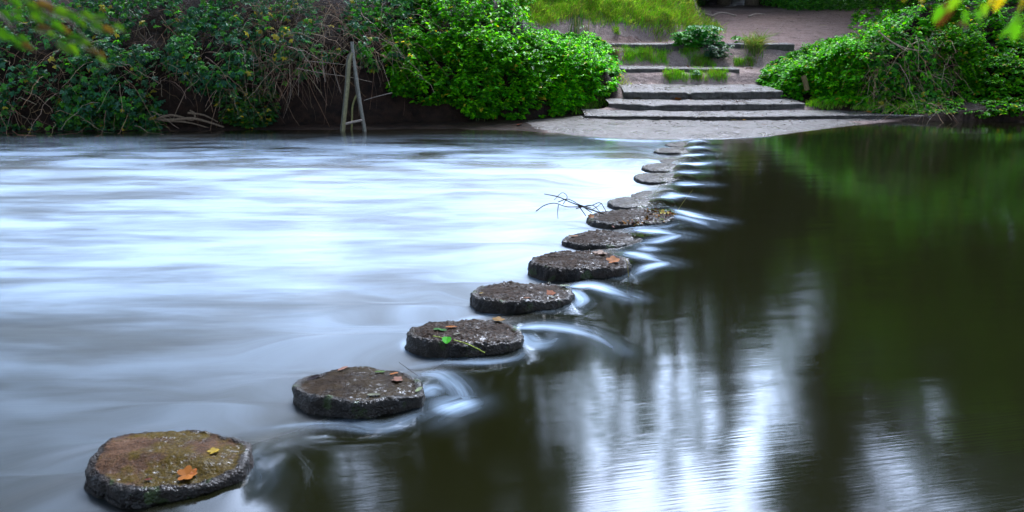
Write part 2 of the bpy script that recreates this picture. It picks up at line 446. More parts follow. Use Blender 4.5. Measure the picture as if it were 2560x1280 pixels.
# path: a sheet that lies a little above the ground
def sheet(name, px_or_xy, mat, res, lift, kind, fade=.25):
    poly = np.array(px_or_xy, float)
    x0, y0 = poly.min(0); x1, y1 = poly.max(0)
    ax = np.arange(x0 - .3, x1 + .3, res); ay = np.arange(y0 - .3, y1 + .3, res)
    A, B = np.meshgrid(ax, ay, indexing='ij')
    wob = .12 * fbm(A * 1.7, B * 1.7, 0, 4, 31), .12 * fbm(A * 1.7, B * 1.7, 5, 4, 37)
    d = poly_sd(A + wob[0], B + wob[1], poly)
    z = ground(A, B) + lift * sstep(d / fade) - .03 * sstep(-d / .1)
    V = np.stack([A, B, z], -1).reshape(-1, 3)
    F = grid_faces(len(ax), len(ay))[:, ::-1]
    ins = (d.ravel() > -.08)[F].all(1)
    F = F[ins]; use = np.unique(F); idx = np.full(len(V), -1); idx[use] = np.arange(len(use))
    o = mesh_obj(name, V[use], [idx[F]], mat, None, {'dark_tone': ('FLOAT', np.zeros(len(use)))}, True)
    return tag(o, kind=kind)
def poly_sd(x, y, poly):
    """signed distance, positive inside"""
    d = np.full(np.shape(x), 1e9); ins = np.zeros(np.shape(x), bool)
    n = len(poly)
    for i in range(n):
        ax, ay = poly[i]; bx, by = poly[(i + 1) % n]
        ex, ey = bx - ax, by - ay; wx, wy = x - ax, y - ay
        t = np.clip((wx * ex + wy * ey) / (ex * ex + ey * ey + 1e-12), 0, 1)
        d = np.minimum(d, np.hypot(wx - ex * t, wy - ey * t))
        c = ((ay <= y) & (by > y) | (by <= y) & (ay > y))
        xi = ax + (y - ay) * ex / (ey if abs(ey) > 1e-12 else 1e-12)
        ins ^= c & (x < xi)
    return np.where(ins, d, -d)
pathL = [(float(np.interp(Y, CL[:, 0], CL[:, 1])), Y) for Y in np.linspace(27.3, 38, 12)]
pathR = [(float(np.interp(Y, CR[:, 0], CR[:, 1])) + .2, Y) for Y in np.linspace(38, YE + .3, 12)]
sheet('path', [(2.6, YE + .25), (3.4, YE + .8), (5.2, 26.8)] + pathL + pathR, M_path, .09, .03, 'structure')
landing = [tuple(at(x, y, .03)[:2]) for x, y in [(1330, 322), (1420, 334), (1520, 342), (1650, 345), (1800, 344), (1900, 338), (2000, 325), (2100, 314),
            (2215, 303), (2215, 296), (2000, 296), (1800, 297), (1600, 295), (1440, 292), (1320, 304)]]
sheet('shore', landing, M_shore, .06, .02, 'structure', .5)

# ------------------------------------------------------------------ stone steps
steps = empty('stone_steps', (5, YA, 0))
tag(steps, 'wide worn stone steps climbing from the river landing to the earth path', 'steps')
def make_step(pts, zt, zb, ynext, znext, notch, seed, riser_dark=1.0):
    pts = np.array(pts, float)
    fr = at(pts[:, 0], pts[:, 1], zt)
    xs = np.arange(fr[0, 0], fr[-1, 0], .035)
    yf = np.interp(xs, fr[:, 0], fr[:, 1]) + .03 * fbm(xs * 2.2, 0, seed, 3, 5) + .015 * fbm(xs * 9, 3, seed, 2, 6)
    lo = np.zeros_like(xs)
    for nx, w, dep in notch:                                  # broken corners and open joints between slabs
        x0 = float(at(nx, pts[:, 1].mean(), zt)[0]); k = np.exp(-((xs - x0) / w) ** 2)
        yf += k * dep; lo += k * dep * .3
    lo += .012 * fbm(xs * 1.3, 7, seed, 3, 8)
    h = zt - zb
    prf = [(.03, -h - .06, 1), (.0, -h * .9, 1), (-.005, -h * .6, 1), (.0, -h * .35, 1), (-.012, -.05, 1), (-.004, -.022, .8), (.015, -.006, .25), (.05, 0, 0)]  # last value sets how much darker the riser face is coloured
    rows = []
    for dy, dz, g in prf:
        nn = .016 * fbm(xs * 6, dz * 12, seed, 3, 12)
        rows.append((np.stack([xs, yf + dy + nn * (1 if g else 0), zt + dz - lo * (1 if dz > -.1 else 0)], -1), np.full(len(xs), g * riser_dark)))
    nb = 12
    for i in range(1, nb + 1):
        t = i / nb
        yb = (yf + .05) * (1 - t) + (ynext + .25) * t
        zz = zt - lo * (1 - t) ** 3 + (znext - zt) * t + .012 * fbm(xs * 2.5, yb * 2.5, seed, 4, 14)
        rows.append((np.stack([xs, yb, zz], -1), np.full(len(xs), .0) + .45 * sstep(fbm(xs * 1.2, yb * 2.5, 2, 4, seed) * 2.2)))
    V = np.concatenate([r[0] for r in rows]); G = np.concatenate([r[1] for r in rows])
    return mesh_obj('step', V, [grid_faces(len(rows), len(xs))], M_step, steps, {'dark_tone': ('FLOAT', G)}, True)
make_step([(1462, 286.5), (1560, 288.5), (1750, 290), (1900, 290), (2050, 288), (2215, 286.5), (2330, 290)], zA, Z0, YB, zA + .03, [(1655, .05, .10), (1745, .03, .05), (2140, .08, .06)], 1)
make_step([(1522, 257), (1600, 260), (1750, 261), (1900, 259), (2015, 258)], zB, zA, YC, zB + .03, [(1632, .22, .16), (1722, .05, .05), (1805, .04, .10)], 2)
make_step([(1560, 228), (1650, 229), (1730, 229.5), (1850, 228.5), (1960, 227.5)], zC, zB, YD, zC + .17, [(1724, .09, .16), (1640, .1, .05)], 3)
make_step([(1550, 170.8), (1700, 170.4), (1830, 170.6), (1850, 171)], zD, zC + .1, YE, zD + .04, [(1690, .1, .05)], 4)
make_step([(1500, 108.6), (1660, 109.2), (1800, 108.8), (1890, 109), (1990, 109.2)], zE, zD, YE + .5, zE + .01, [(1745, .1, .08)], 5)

# ------------------------------------------------------------------ stepping stones
STONES = [
 ('angular brown stepping stone nearest the camera, olive algae and two orange leaves on top', .17, .52, 'a',
  [(208,1154),(214,1146),(240,1120),(238,1112),(266,1092),(303,1079),(380,1072),(451,1069),(524,1074),(575,1085),(626,1094),(622,1120),(606,1156),(540,1176),(485,1190),(400,1196),(322,1200),(260,1176)]),
 ('rounded dark stepping stone, second from the camera, with a smooth wet film and pale leaves', .165, .5, 'b',
  [(729,950),(743,929),(786,920),(846,913),(920,912),(966,920),(1031,931),(1054,955),(1059,982),(1010,986),(966,992),(902,1004),(860,998),(820,986),(752,966)]),
 ('dark stepping stone carrying a round green leaf on a long yellow-green stalk', .15, .5, 'c',
  [(1017,828),(1025,814),(1070,803),(1141,797),(1225,797),(1281,806),(1307,826),(1304,842),(1253,853),(1197,856),(1112,851),(1051,842)]),
 ('pebbly stepping stone with moss on its far end and one small russet leaf', .14, .45, 'c',
  [(1178,728),(1197,712),(1239,705),(1309,703),(1394,706),(1430,721),(1427,738),(1390,746),(1337,750),(1253,747),(1202,740)]),
 ('tall gravelly stepping stone with an orange maple leaf near its right end', .155, .4, 'd',
  [(1326,650),(1337,638),(1374,630),(1450,624),(1506,625),(1557,636),(1574,652),(1562,662),(1478,667),(1394,668),(1343,660)]),
 ('low wet stepping stone with a flat brown leaf at its left end and thin trickles', .085, .4, 'c',
  [(1404,595),(1416,584),(1452,577),(1544,575),(1599,585),(1606,597),(1574,605),(1498,608),(1428,603)]),
 ('broad stepping stone heaped with yellow and brown leaves and caught twigs', .085, .4, 'c',
  [(1468,540),(1483,531),(1544,524),(1620,520),(1681,525),(1693,536),(1666,549),(1605,556),(1528,556),(1483,549)]),
 ('small overflowed stepping stone just beyond the one heaped with leaves', .075, .4, 'w',
  [(1521,503),(1535,495),(1574,490),(1635,495),(1658,503),(1620,512),(1544,512)]),
 ('sunken stepping stone that only shows as a dark sliver in the white water', .035, .4, 'w',
  [(1575,486),(1590,480),(1640,477),(1672,480),(1662,489),(1610,492)]),
 ('overflowed stepping stone with a ragged dripping left edge, fifth from the far landing', .075, .4, 'w',
  [(1588,440),(1605,433),(1666,431),(1710,440),(1690,448),(1620,450)]),
 ('overflowed pale stepping stone, fourth from the far landing', .065, .4, 'w',
  [(1605,416),(1622,409),(1690,407),(1716,414),(1690,423),(1630,423)]),
 ('nearly drowned stepping stone, third from the far landing', .03, .4, 'w',
  [(1650,400),(1664,395),(1700,394),(1724,398),(1708,404),(1668,405)]),
 ('overflowed stepping stone, second from the far landing', .06, .4, 'w',
  [(1634,375),(1655,369),(1715,366),(1752,371),(1740,378),(1672,379)]),
 ('farthest stepping stone, barely above the water in front of the landing', .04, .4, 'w',
  [(1662,359),(1685,355),(1730,354),(1756,357),(1735,362),(1685,363)]),
]
SM = {
 'a': stone_material('algae stone', (.034, .017, .009), (.075, .040, .023), (.045, .029, .002), 1.5, .2, .6, (.030, .021, .016)),
 'b': stone_material('wet stone', (.008, .0045, .002), (.024, .014, .006), (.015, .011, .001), .5, .2, .9, (.035, .028, .022)),
 'c': stone_material('pebbled stone', (.006, .0035, .002), (.019, .010, .006), (.012, .011, .002), .45, .6, .8, (.05, .038, .028)),
 'd': stone_material('gravel stone', (.020, .012, .009), (.050, .031, .026), (.08, .06, .03), .1, 1.0, .4, (.06, .042, .032)),
 'w': stone_material('overflowed stone', (.012, .010, .008), (.030, .025, .020), (.06, .05, .015), .4, .3, 1.2, (.035, .03, .025), .12),
}
stone_c = []
def make_stone(label, zt, taper, kind, px, seed):
    px = np.array(px, float); W = at(px[:, 0], px[:, 1], zt)[:, :2]
    area = 0; c = W.mean(0); stone_c.append((c[0], c[1], float(np.abs(W - c).max(0).mean())))
    a = np.arctan2(W[:, 1] - c[1], W[:, 0] - c[0]); r = np.hypot(*(W - c).T)
    k = np.argsort(a); a = a[k]; r = r[k]
    big = seed < 7
    n = 260 if big else 120
    th = np.linspace(-math.pi, math.pi, n, endpoint=False)
    rr = np.interp(th, np.concatenate([a - 2 * math.pi, a, a + 2 * math.pi]), np.tile(r, 3))
    ker = np.array([1, 2, 3, 2, 1.]); ker /= ker.sum()
    m_ = 2 if big else 3
    for _ in range(m_): rr = np.convolve(np.concatenate([rr[-2:], rr, rr[:2]]), ker, 'valid')
    dep = zt + .3
    nt = 34 if big else 14
    rows = []; tops = []
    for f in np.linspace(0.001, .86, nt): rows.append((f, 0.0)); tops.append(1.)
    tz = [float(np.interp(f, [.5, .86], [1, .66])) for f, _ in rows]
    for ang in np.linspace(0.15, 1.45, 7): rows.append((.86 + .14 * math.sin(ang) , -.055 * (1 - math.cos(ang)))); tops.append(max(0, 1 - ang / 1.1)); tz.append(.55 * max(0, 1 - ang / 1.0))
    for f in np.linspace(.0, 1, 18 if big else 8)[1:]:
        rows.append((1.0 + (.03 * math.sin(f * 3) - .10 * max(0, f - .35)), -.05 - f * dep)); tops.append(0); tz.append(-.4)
    V = []
    for fr_, dz in rows:
        x = c[0] + np.cos(th) * rr * fr_; y = c[1] + np.sin(th) * rr * fr_
        V.append(np.stack([x, y, np.full(n, zt + dz)], -1))
    V = np.array(V); T = np.repeat(np.array(tops)[:, None], n, 1)
    out = V - np.array([c[0], c[1], zt - .12]); out[..., 2] *= 1.4; out = nrm(out)
    up = np.zeros_like(V); up[..., 2] = 1
    dirn = nrm(out * (1 - T[..., None]) + up * T[..., None])
    X, Y, Z = V[..., 0], V[..., 1], V[..., 2]; TZ = np.clip(np.repeat(np.array(tz)[:, None], n, 1), 0, 1)
    s = seed * 3.7
    d = .010 * fbm(X * 4 + s, Y * 4, Z * 4, 3, seed) + .010 * fbm(X * 14, Y * 14 + s, Z * 14, 3, seed + 5) * (1.5 - TZ)
    rough_ = {'a': .45, 'b': .6, 'c': 1.1, 'd': 1.5, 'w': .8}[kind]
    d = d + (1 - T) * (.022 * fbm(X * 5.5 + s, Y * 5.5, Z * 3, 3, seed + 30) - .03 * np.clip(fbm(X * 9, Y * 9 + s, Z * 7, 2, seed + 40) - .25, 0, 1)) 
    d = d + .012 * rough_ * np.abs(fbm(X * 30, Y * 30, Z * 30 + s, 2, seed + 9)) * 1.6 * np.clip(1.4 - (.95 if kind in 'ab' else .6) * np.clip(TZ * 1.3 - .3, 0, 1), 0, 2)
    V = V + dirn * d[..., None]
    V[..., 2] += T * (-.022 * (np.hypot(X - c[0], Y - c[1]) / rr.mean()) ** 2) + T * .012 * fbm(X * 3.2 + s, Y * 3.2, 0, 3, seed + 60) - .028 * np.clip(T * 1.0, 0, 1) * np.clip(fbm(X * 6, Y * 6 + s, 1, 2, seed + 70) - .15, 0, 1) * sstep((np.hypot(X - c[0], Y - c[1]) / rr.mean() - .55) / .4) + T * .015 * (X - c[0]) * (1 if seed % 2 else -1)
    if seed == 0: V[..., 2] -= .045 * sstep((c[1] - .02 - V[..., 1] + .10 * (c[0] - V[..., 0])) / .16) * (V[..., 2] > .05)
    if seed == 1: V[..., 2] -= .02 * sstep((c[0] - .1 - V[..., 0]) / .25) * (V[..., 2] > .05)
    F = grid_faces(len(rows), n, True)
    o = mesh_obj('stepping_stone', np.zeros((1, 3)), [np.array([[0, 0, 0]])], SM[kind]) if False else None
    loc = np.array([c[0], c[1], 0.])
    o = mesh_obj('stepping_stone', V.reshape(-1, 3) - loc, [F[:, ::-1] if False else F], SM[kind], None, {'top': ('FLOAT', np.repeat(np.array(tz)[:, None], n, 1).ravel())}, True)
    o.location = loc
    return tag(o, label, 'stone', 'stepping stones across the river')
stone_objs = [make_stone(l, z, t, k, px, i) for i, (l, z, t, k, px) in enumerate(STONES)]

# ------------------------------------------------------------------ river surface
line = [(s[0], s[1]) for s in stone_c]
line = [tuple(at(150, 2400, 0)[:2]), tuple(at(330, 1300, 0)[:2])] + line + [tuple(at(1700, 345, 0)[:2]), tuple(at(1760, 330, 0)[:2])]
line = np.array(line)
def side_dist(x, y):
    """signed distance to the row of stones: positive upstream (right), negative downstream (left)"""
    d = np.full(np.shape(x), 1e9); sg = np.ones(np.shape(x))
    for i in range(len(line) - 1):
        ax, ay = line[i]; bx, by = line[i + 1]
        ex, ey = bx - ax, by - ay; wx, wy = x - ax, y - ay
        t = np.clip((wx * ex + wy * ey) / (ex * ex + ey * ey), 0, 1)
        dd = np.hypot(wx - ex * t, wy - ey * t)
        s = -(ex * wy - ey * wx)
        m = dd < d; d = np.where(m, dd, d); sg = np.where(m, np.sign(s), sg)
    return d * sg
# white water and painted sky sheen where the current piles up against and slides round the stones: points, half width, strength
PL = [
 ([(612,1165),(650,1185),(655,1230),(610,1275)], .05, .05, 1),
 ([(1050,935),(1100,945),(1140,975),(1155,1010),(1110,1040),(1050,1055)], .045, .22, 1),
 ([(1165,1015),(1120,1030),(1090,1045)], .05, .5, 1),
 ([(1050,1050),(960,1078),(860,1068),(740,1062),(640,1068)], .03, .20, 0),
 ([(1060,1000),(1085,985),(1110,990)], .04, .25, 1),
 ([(1300,830),(1360,823),(1430,832),(1490,850),(1545,886)], .045, .40, 1),
 ([(1308,852),(1325,868),(1360,866),(1400,852)], .05, .36, 1),
 ([(1020,912),(1100,903),(1200,912),(1290,905),(1310,880)], .035, .20, 0),
 ([(1018,845),(1022,868),(1050,880)], .03, .25, 0),
 ([(1436,722),(1480,720),(1530,736),(1575,752)], .045, .9, 1),
 ([(1438,735),(1455,760),(1432,783)], .03, .6, 1),
 ([(1130,800),(1200,786),(1290,776),(1350,784),(1430,787)], .022, .30, 0),
 ([(1570,640),(1610,648),(1665,664)], .05, .8, 1),
 ([(1665,664),(1620,676),(1580,700)], .035, .6, 1),
 ([(1350,698),(1420,690),(1490,694),(1550,704)], .025, .35, 0),
 ([(1600,580),(1645,584),(1695,594)], .06, .9, 1),
 ([(1695,594),(1640,610),(1590,620)], .04, .55, 1),
 ([(1612,630),(1640,628)], .05, .35, 1),
 ([(1690,533),(1740,546),(1800,557)], .05, .95, 1),
 ([(1690,548),(1745,560),(1770,570)], .055, .5, 1),
 ([(1560,572),(1640,574),(1700,566)], .05, .35, 0),
 ([(1655,502),(1700,494),(1750,500)], .05, .9, 1),
 ([(1560,484),(1580,474),(1610,470),(1660,476)], .05, .7, 0),
 ([(1697,465),(1765,465)], .06, .9, 1),
 ([(1700,436),(1757,434)], .06, .8, 1),
 ([(1705,417),(1785,410)], .07, 1., 1),
 ([(1712,392),(1765,389)], .07, .8, 1),
 ([(1735,376),(1768,371)], .08, .9, 1),
 ([(1735,359),(1765,356)], .08, .8, 1),
 ([(1560,455),(1585,446),(1600,438)], .06, .5, 0),
 ([(1620,400),(1650,404),(1700,408)], .05, .6, 0),
 ([(1480,344),(1600,350),(1760,350),(1890,344)], .09, .6, 0),
]
wx = axis([(-160, -30, 10), (-30, -13, .8), (-13, -6, .09), (-6, -2.6, .045), (-2.6, 4.2, .024), (4.2, 9, .06), (9, 14, .12), (14, 30, .8), (30, 160, 10)])
wy = axis([(1.4, 3.0, .05), (3.0, 7.6, .022), (7.6, 12, .034), (12, 24.5, .06)])
wy = np.concatenate([[.9], wy])
WX, WY = np.meshgrid(wx, wy, indexing='ij')
SDT = side_dist(WX, WY)
upm = sstep((SDT + .22) / .5)
# current direction on a coarser lattice
cx = np.arange(-9, 9, .05); cy = np.arange(1, 21, .05)
CX, CY = np.meshgrid(cx, cy, indexing='ij')
csd = side_dist(CX, CY); cup = sstep((csd + .4) / 1.0)
U = np.full(CX.shape, -1.0); Vv = -.20 * cup - .02 * (1 - cup)
for (sx, sy, sr) in stone_c:
    dx, dy = CX - sx, CY - sy; r2 = dx * dx + dy * dy; r2 = np.maximum(r2, (sr * .8) ** 2); R2 = (sr * .72) ** 2
    U += R2 * (dx * dx - dy * dy) / r2**2; Vv += R2 * 2 * dx * dy / r2**2
plume_sheen_c = []
for pts, w, st, curl in PL:
    p = np.array(pts, float); P3 = at(p[:, 0], p[:, 1], .02)[:, :2]
    # resample smoothly
    t = np.arange(len(P3)); tt = np.linspace(0, len(P3) - 1, len(P3) * 6)
    def cr(a):
        i = np.clip(tt.astype(int), 0, len(a) - 2); f = tt - i
        g = np.pad(a, 1, mode='edge'); g[0] = 2 * a[0] - a[1]; g[-1] = 2 * a[-1] - a[-2]
        p0, p1, p2, p3 = g[i], g[i + 1], g[i + 2], g[i + 3]
        return .5 * (2 * p1 + (p2 - p0) * f + (2 * p0 - 5 * p1 + 4 * p2 - p3) * f**2 + (3 * p1 - p0 - 3 * p2 + p3) * f**3)
    Q = np.stack([cr(P3[:, 0]), cr(P3[:, 1])], -1)
    w *= 1.25; st *= .85
    plume_sheen_c.append((Q, w, st))
    T = nrm(np.gradient(Q, axis=0))
    if T[:, 0].mean() > 0: T = -T
    x0, x1 = Q[:, 0].min() - .5, Q[:, 0].max() + .5; y0, y1 = Q[:, 1].min() - .5, Q[:, 1].max() + .5
    ii = np.where((cx > x0) & (cx < x1))[0]; jj = np.where((cy > y0) & (cy < y1))[0]
    sub = np.ix_(ii, jj); xx, yy = CX[sub], CY[sub]
    wsum = np.zeros(xx.shape); tx = np.zeros(xx.shape); ty = np.zeros(xx.shape)
    for q, tg in zip(Q[::2], T[::2]):
        g = np.exp(-((xx - q[0])**2 + (yy - q[1])**2) / (2 * (w * 2.2)**2)); wsum += g; tx += g * tg[0]; ty += g * tg[1]
    k = np.clip(wsum, 0, 1)
    U[sub] = U[sub] * (1 - k) + k * tx / np.maximum(wsum, 1e-6); Vv[sub] = Vv[sub] * (1 - k) + k * ty / np.maximum(wsum, 1e-6)
sp_ = np.maximum(np.hypot(U, Vv), .25); U /= sp_; Vv /= sp_
def samp(A, x, y):
    fx = np.clip((x - cx[0]) / .05, 0, len(cx) - 1.001); fy = np.clip((y - cy[0]) / .05, 0, len(cy) - 1.001)
    i = fx.astype(int); j = fy.astype(int); a = fx - i; b = fy - j
    return (A[i, j] * (1 - a) + A[i + 1, j] * a) * (1 - b) + (A[i, j + 1] * (1 - a) + A[i + 1, j + 1] * a) * b
bx, by = WX.copy(), WY.copy()
NS, DS = 26, .045
for _ in range(NS):
    u_, v_ = samp(U, bx, by), samp(Vv, bx, by)
    bx -= u_ * DS; by -= v_ * DS
flow = np.stack([bx - NS * DS, by - .20 * bx * upm, 0 * bx], -1)

still = np.ones(WX.shape); plume_sheen = np.zeros(WX.shape); wisp = np.zeros(WX.shape + (3,)); wisp[..., 2] = 0
for Q, w, st in plume_sheen_c:
    x0, x1 = Q[:, 0].min() - .6, Q[:, 0].max() + .6; y0, y1 = Q[:, 1].min() - .6, Q[:, 1].max() + .6
    ii = np.where((wx > x0) & (wx < x1))[0]; jj = np.where((wy > y0) & (wy < y1))[0]
    if not len(ii) or not len(jj): continue
    sub = np.ix_(ii, jj); xx, yy = WX[sub], WY[sub]; best = np.zeros(xx.shape)
    n = len(Q); Tq = nrm(np.gradient(Q, axis=0)); arc = np.concatenate([[0], np.cumsum(np.hypot(*np.diff(Q, axis=0).T))])
    al = np.zeros(xx.shape); cs = np.zeros(xx.shape); near_ = np.full(xx.shape, 1e9)
    for i, q in enumerate(Q):
        e = min(1, i / (n * .25) + .4, (n - 1 - i) / (n * .6) + .05)
        ww = w * (.35 + .75 * e)
        dx, dy = xx - q[0], yy - q[1]; d2 = dx * dx + dy * dy
        best = np.maximum(best, np.exp(-d2 / (2 * ww * ww)) * min(1, .1 + e))
        m_ = d2 < near_; near_ = np.where(m_, d2, near_)
        al = np.where(m_, arc[i] + dx * Tq[i, 0] + dy * Tq[i, 1], al); cs = np.where(m_, (dx * Tq[i, 1] - dy * Tq[i, 0]) * .05 / max(w, .03), cs)
    still[sub] = np.minimum(still[sub], 1 - np.exp(-near_ / (2 * .28**2)))
    best = np.maximum(best, .13 * np.exp(-near_ / (2 * (1.7 * w)**2)))
    b_ = best * st; k = b_ > plume_sheen[sub]
    for c_, v_ in ((0, al + len(Q) * 3.3 + w * 50), (1, cs)):
        o_ = wisp[sub + (c_,)] if False else wisp[..., c_][sub]
        tmp = wisp[..., c_]; tmp[sub] = np.where(k, v_, o_)
    plume_sheen[sub] = np.maximum(plume_sheen[sub], b_)

# aerated water and painted sky sheen downstream of the stones: strongest in midstream, thinning towards both banks
dn = sstep((-SDT + .02) / .55)
foam_sheen = dn * np.interp(WY, [2, 3.6, 4.6, 6, 8, 13, 15.5, 17.2, 18.3], [.035, .05, .075, .13, .30, .42, .34, .08, 0])
even = np.interp(WY, [2, 5, 7, 9, 12, 15, 17], [.1, .15, .26, .34, .22, .0, 0]) * np.interp(WX, [-12, -5, 0], [.4, .8, 1])
foam_sheen *= np.interp(WX, [-14, -9, -5, 0], [.55, .75, .95, 1.0])
foam_sheen += .05 * sstep((-SDT + .1) / .4) * np.interp(WY, [6, 8, 15, 17.0], [0, 1, 1, .0])
sh = np.interp(WX, sp[:, 0], sp[:, 1])
clear = sstep((WY - sh + 1.4) / 1.6) * .8
hgt = .05 * upm
for (sx, sy, sr), (_, zt, _, k, _) in zip(stone_c, STONES):
    dx, dy = (WX - sx) / sr, (WY - sy) / sr; rr2 = np.hypot(dx, dy)
    hgt += .022 * np.exp(-((dx - 1.15)**2 / .12 + dy**2 / .8)) - .02 * np.exp(-((dx + .2)**2 / 1.2 + (dy + 1.15)**2 / .08)) * (1 - upm * .5)
    if k == 'w':
        hgt += .02 * np.exp(-((dx - .7)**2 / .3 + dy**2 / .7))
        clear = np.maximum(clear, .45 * np.exp(-(rr2 / 1.3)**4))
    else:
        clear = np.maximum(clear, .25 * np.exp(-(rr2 / 1.25)**6))
lo_ = fbm(bx * .5, by * 1.6, 0, 3, 41)
hgt += lo_ * (.002 + .008 * (1 - upm)) * still
hgt += .005 * fbm(bx * 1.5, by * 5, 3, 3, 47) * (1 - upm) * still
hgt = np.where(WY > sh - .5, hgt * np.clip((sh - WY) / .5, .0, 1) + .0, hgt)
calm = np.maximum(sstep((SDT + .05) / .5), .75 * sstep((WY - 13) / 4))
o = mesh_obj('river_water', np.stack([WX, WY, hgt], -1).reshape(-1, 3), [grid_faces(len(wx), len(wy))[:, ::-1]], M_water, None,
             {'flow': ('FLOAT_VECTOR', flow.reshape(-1, 3)), 'foam_sheen': ('FLOAT', foam_sheen.ravel()), 'plume_sheen': ('FLOAT', plume_sheen.ravel()), 'even': ('FLOAT', even.ravel()), 'still': ('FLOAT', still.ravel()), 'wisp': ('FLOAT_VECTOR', wisp.reshape(-1, 3)),
              'calm': ('FLOAT', calm.ravel()), 'clear': ('FLOAT', clear.ravel())}, True)
tag(o, kind='structure')

# ------------------------------------------------------------------ plants on the banks
C_nettle = np.array([[.065, .40, .004], [.035, .26, .006], [.012, .12, .008], [.15, .50, .004]])
C_bram = np.array([[.020, .11, .050], [.028, .14, .055], [.050, .16, .10], [.014, .07, .024], [.04, .20, .025], [.07, .27, .02]])
C_dead = np.array([[.20, .11, .06], [.30, .19, .11], [.10, .055, .035], [.38, .28, .20]])
def pick(C, n, jit=.25, w=None):
    k = rng.choice(len(C), n, p=w); c = C[k] * (1 + jit * rng.uniform(-1, 1, (n, 1))) * (1 + .1 * rng.uniform(-1, 1, (n, 3)))
    return c
def rand_in(poly, n):
    poly = np.array(poly, float); lo, hi = poly.min(0), poly.max(0); out = []
    while sum(map(len, out)) < n:
        p = rng.uniform(lo, hi, (n * 2, 2)); d = poly_sd(p[:, 0], p[:, 1], poly)
        out.append(p[d > 0])
    return np.concatenate(out)[:n]
qx, qy = np.arange(-18, 18, .08), np.arange(15, 46, .08)
QZ = ground(*np.meshgrid(qx, qy, indexing='ij'))
def gquick(x, y):
    fx = np.clip((x - qx[0]) / .08, 0, len(qx) - 1.001); fy = np.clip((y - qy[0]) / .08, 0, len(qy) - 1.001)
    i = fx.astype(int); j = fy.astype(int); a = fx - i; b = fy - j
    return (QZ[i, j] * (1 - a) + QZ[i + 1, j] * a) * (1 - b) + (QZ[i, j + 1] * (1 - a) + QZ[i + 1, j + 1] * a) * b
def hit(px):
    """where the sight line meets the ground"""
    a, b, c = ray(px[:, 0], px[:, 1]); t = np.full(len(a), 17.0)
    for st, n in ((.4, 64), (.05, 10), (.01, 6)):
        done = np.zeros(len(a), bool)
        for _ in range(n):
            done |= CAM_H + c * t < gquick(a * t, b * t)
            t = np.where(done, t, t + st)
        t = np.where(done, t - (st if st > .01 else 0), t)
    return np.stack([a * t, b * t, CAM_H + c * t], -1)
def bulge_of(px, poly, w=60):
    poly = np.array(poly, float)
    return sstep(poly_sd(px[:, 0], px[:, 1], poly) / w)

def herb(name, label, cat, poly, n, thick, leafL=.13, nodes=5, pal=C_nettle, bright=1.0, yellow=.02, group=None, hang=0.0, edge=60):
    """leafy herb patch: many shoots, each a stem with pairs of leaves"""
    px = rand_in(poly, int(n * 1.7)); root = hit(px); cl = fbm(root[:, 0] * 1.9, root[:, 2] * 2.4, root[:, 1], 3, 21)
    kp = cl > rng.uniform(-.5, .15, len(cl)); px, root = px[kp], root[kp]; n = len(px); bl = bulge_of(px, poly, edge)
    top = (np.array(poly, float)[:, 1].min())
    up = np.array([0, -.62, .78]) if not hang else np.array([0, -.95, .1])
    d = nrm(up + rng.normal(0, .25, (n, 3)))
    Ls = thick * (.25 + .75 * bl) * rng.uniform(.45, 1.3, n) * np.where(rng.random(n) < .10, 1.6, 1)
    lump = 1 + .75 * fbm(root[:, 0] * 1.3, root[:, 2] * 1.9, 0, 3, 77)
    Ls = Ls * lump
    e = empty(name, tuple(root.mean(0) * [1, 1, 0] + [0, 0, float(root[:, 2].min())]))
    tag(e, label, cat, group)
    G = Geo(); S = Geo()
    K = 4; tt = np.linspace(0, 1, K)
    bend = rng.normal(0, .12, (n, 3)); bend[:, 2] -= .10
    PLn = root[:, None] + d[:, None] * Ls[:, None, None] * tt[None, :, None] + bend[:, None] * (tt**2)[None, :, None] * Ls[:, None, None]
    S.tubes(PLn, .0045, pick(pal, n) * .7 + [.03, .0, .01], 3)
    az0 = rng.uniform(0, 6.28, n)
    for k in range(nodes):
        f = .45 + .55 * (k + .5) / nodes + rng.uniform(-.04, .04, n)
        P = root + d * (Ls * f)[:, None] + bend * (f**2 * Ls)[:, None]
        for s in (0, math.pi):
            az = az0 + k * 1.57 + s + rng.normal(0, .3, n)
            D = np.stack([np.cos(az), np.sin(az), rng.uniform(-.45, .1, n)], -1)
            N = np.array([0, -.25, 1.0]) + rng.normal(0, .28, (n, 3))
            sz = leafL * (1.2 - .55 * (k / nodes)) * rng.uniform(.55, 1.35, n)
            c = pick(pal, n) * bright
            y = rng.random(n) < yellow; c[y] = np.array([.45, .33, .03]) * rng.uniform(.6, 1.1, (y.sum(), 1))
            # younger leaves at the tip are yellower
            c = c * (1 + .25 * (k / nodes)) + np.array([.03, .04, 0]) * (k / nodes)
            G.leaves(P + D * .01, D, N, sz, sz * .62, c)
    G.build('foliage', M_leaf, e); tag(S.build('stems', M_stem, e), kind='stuff')
    return e
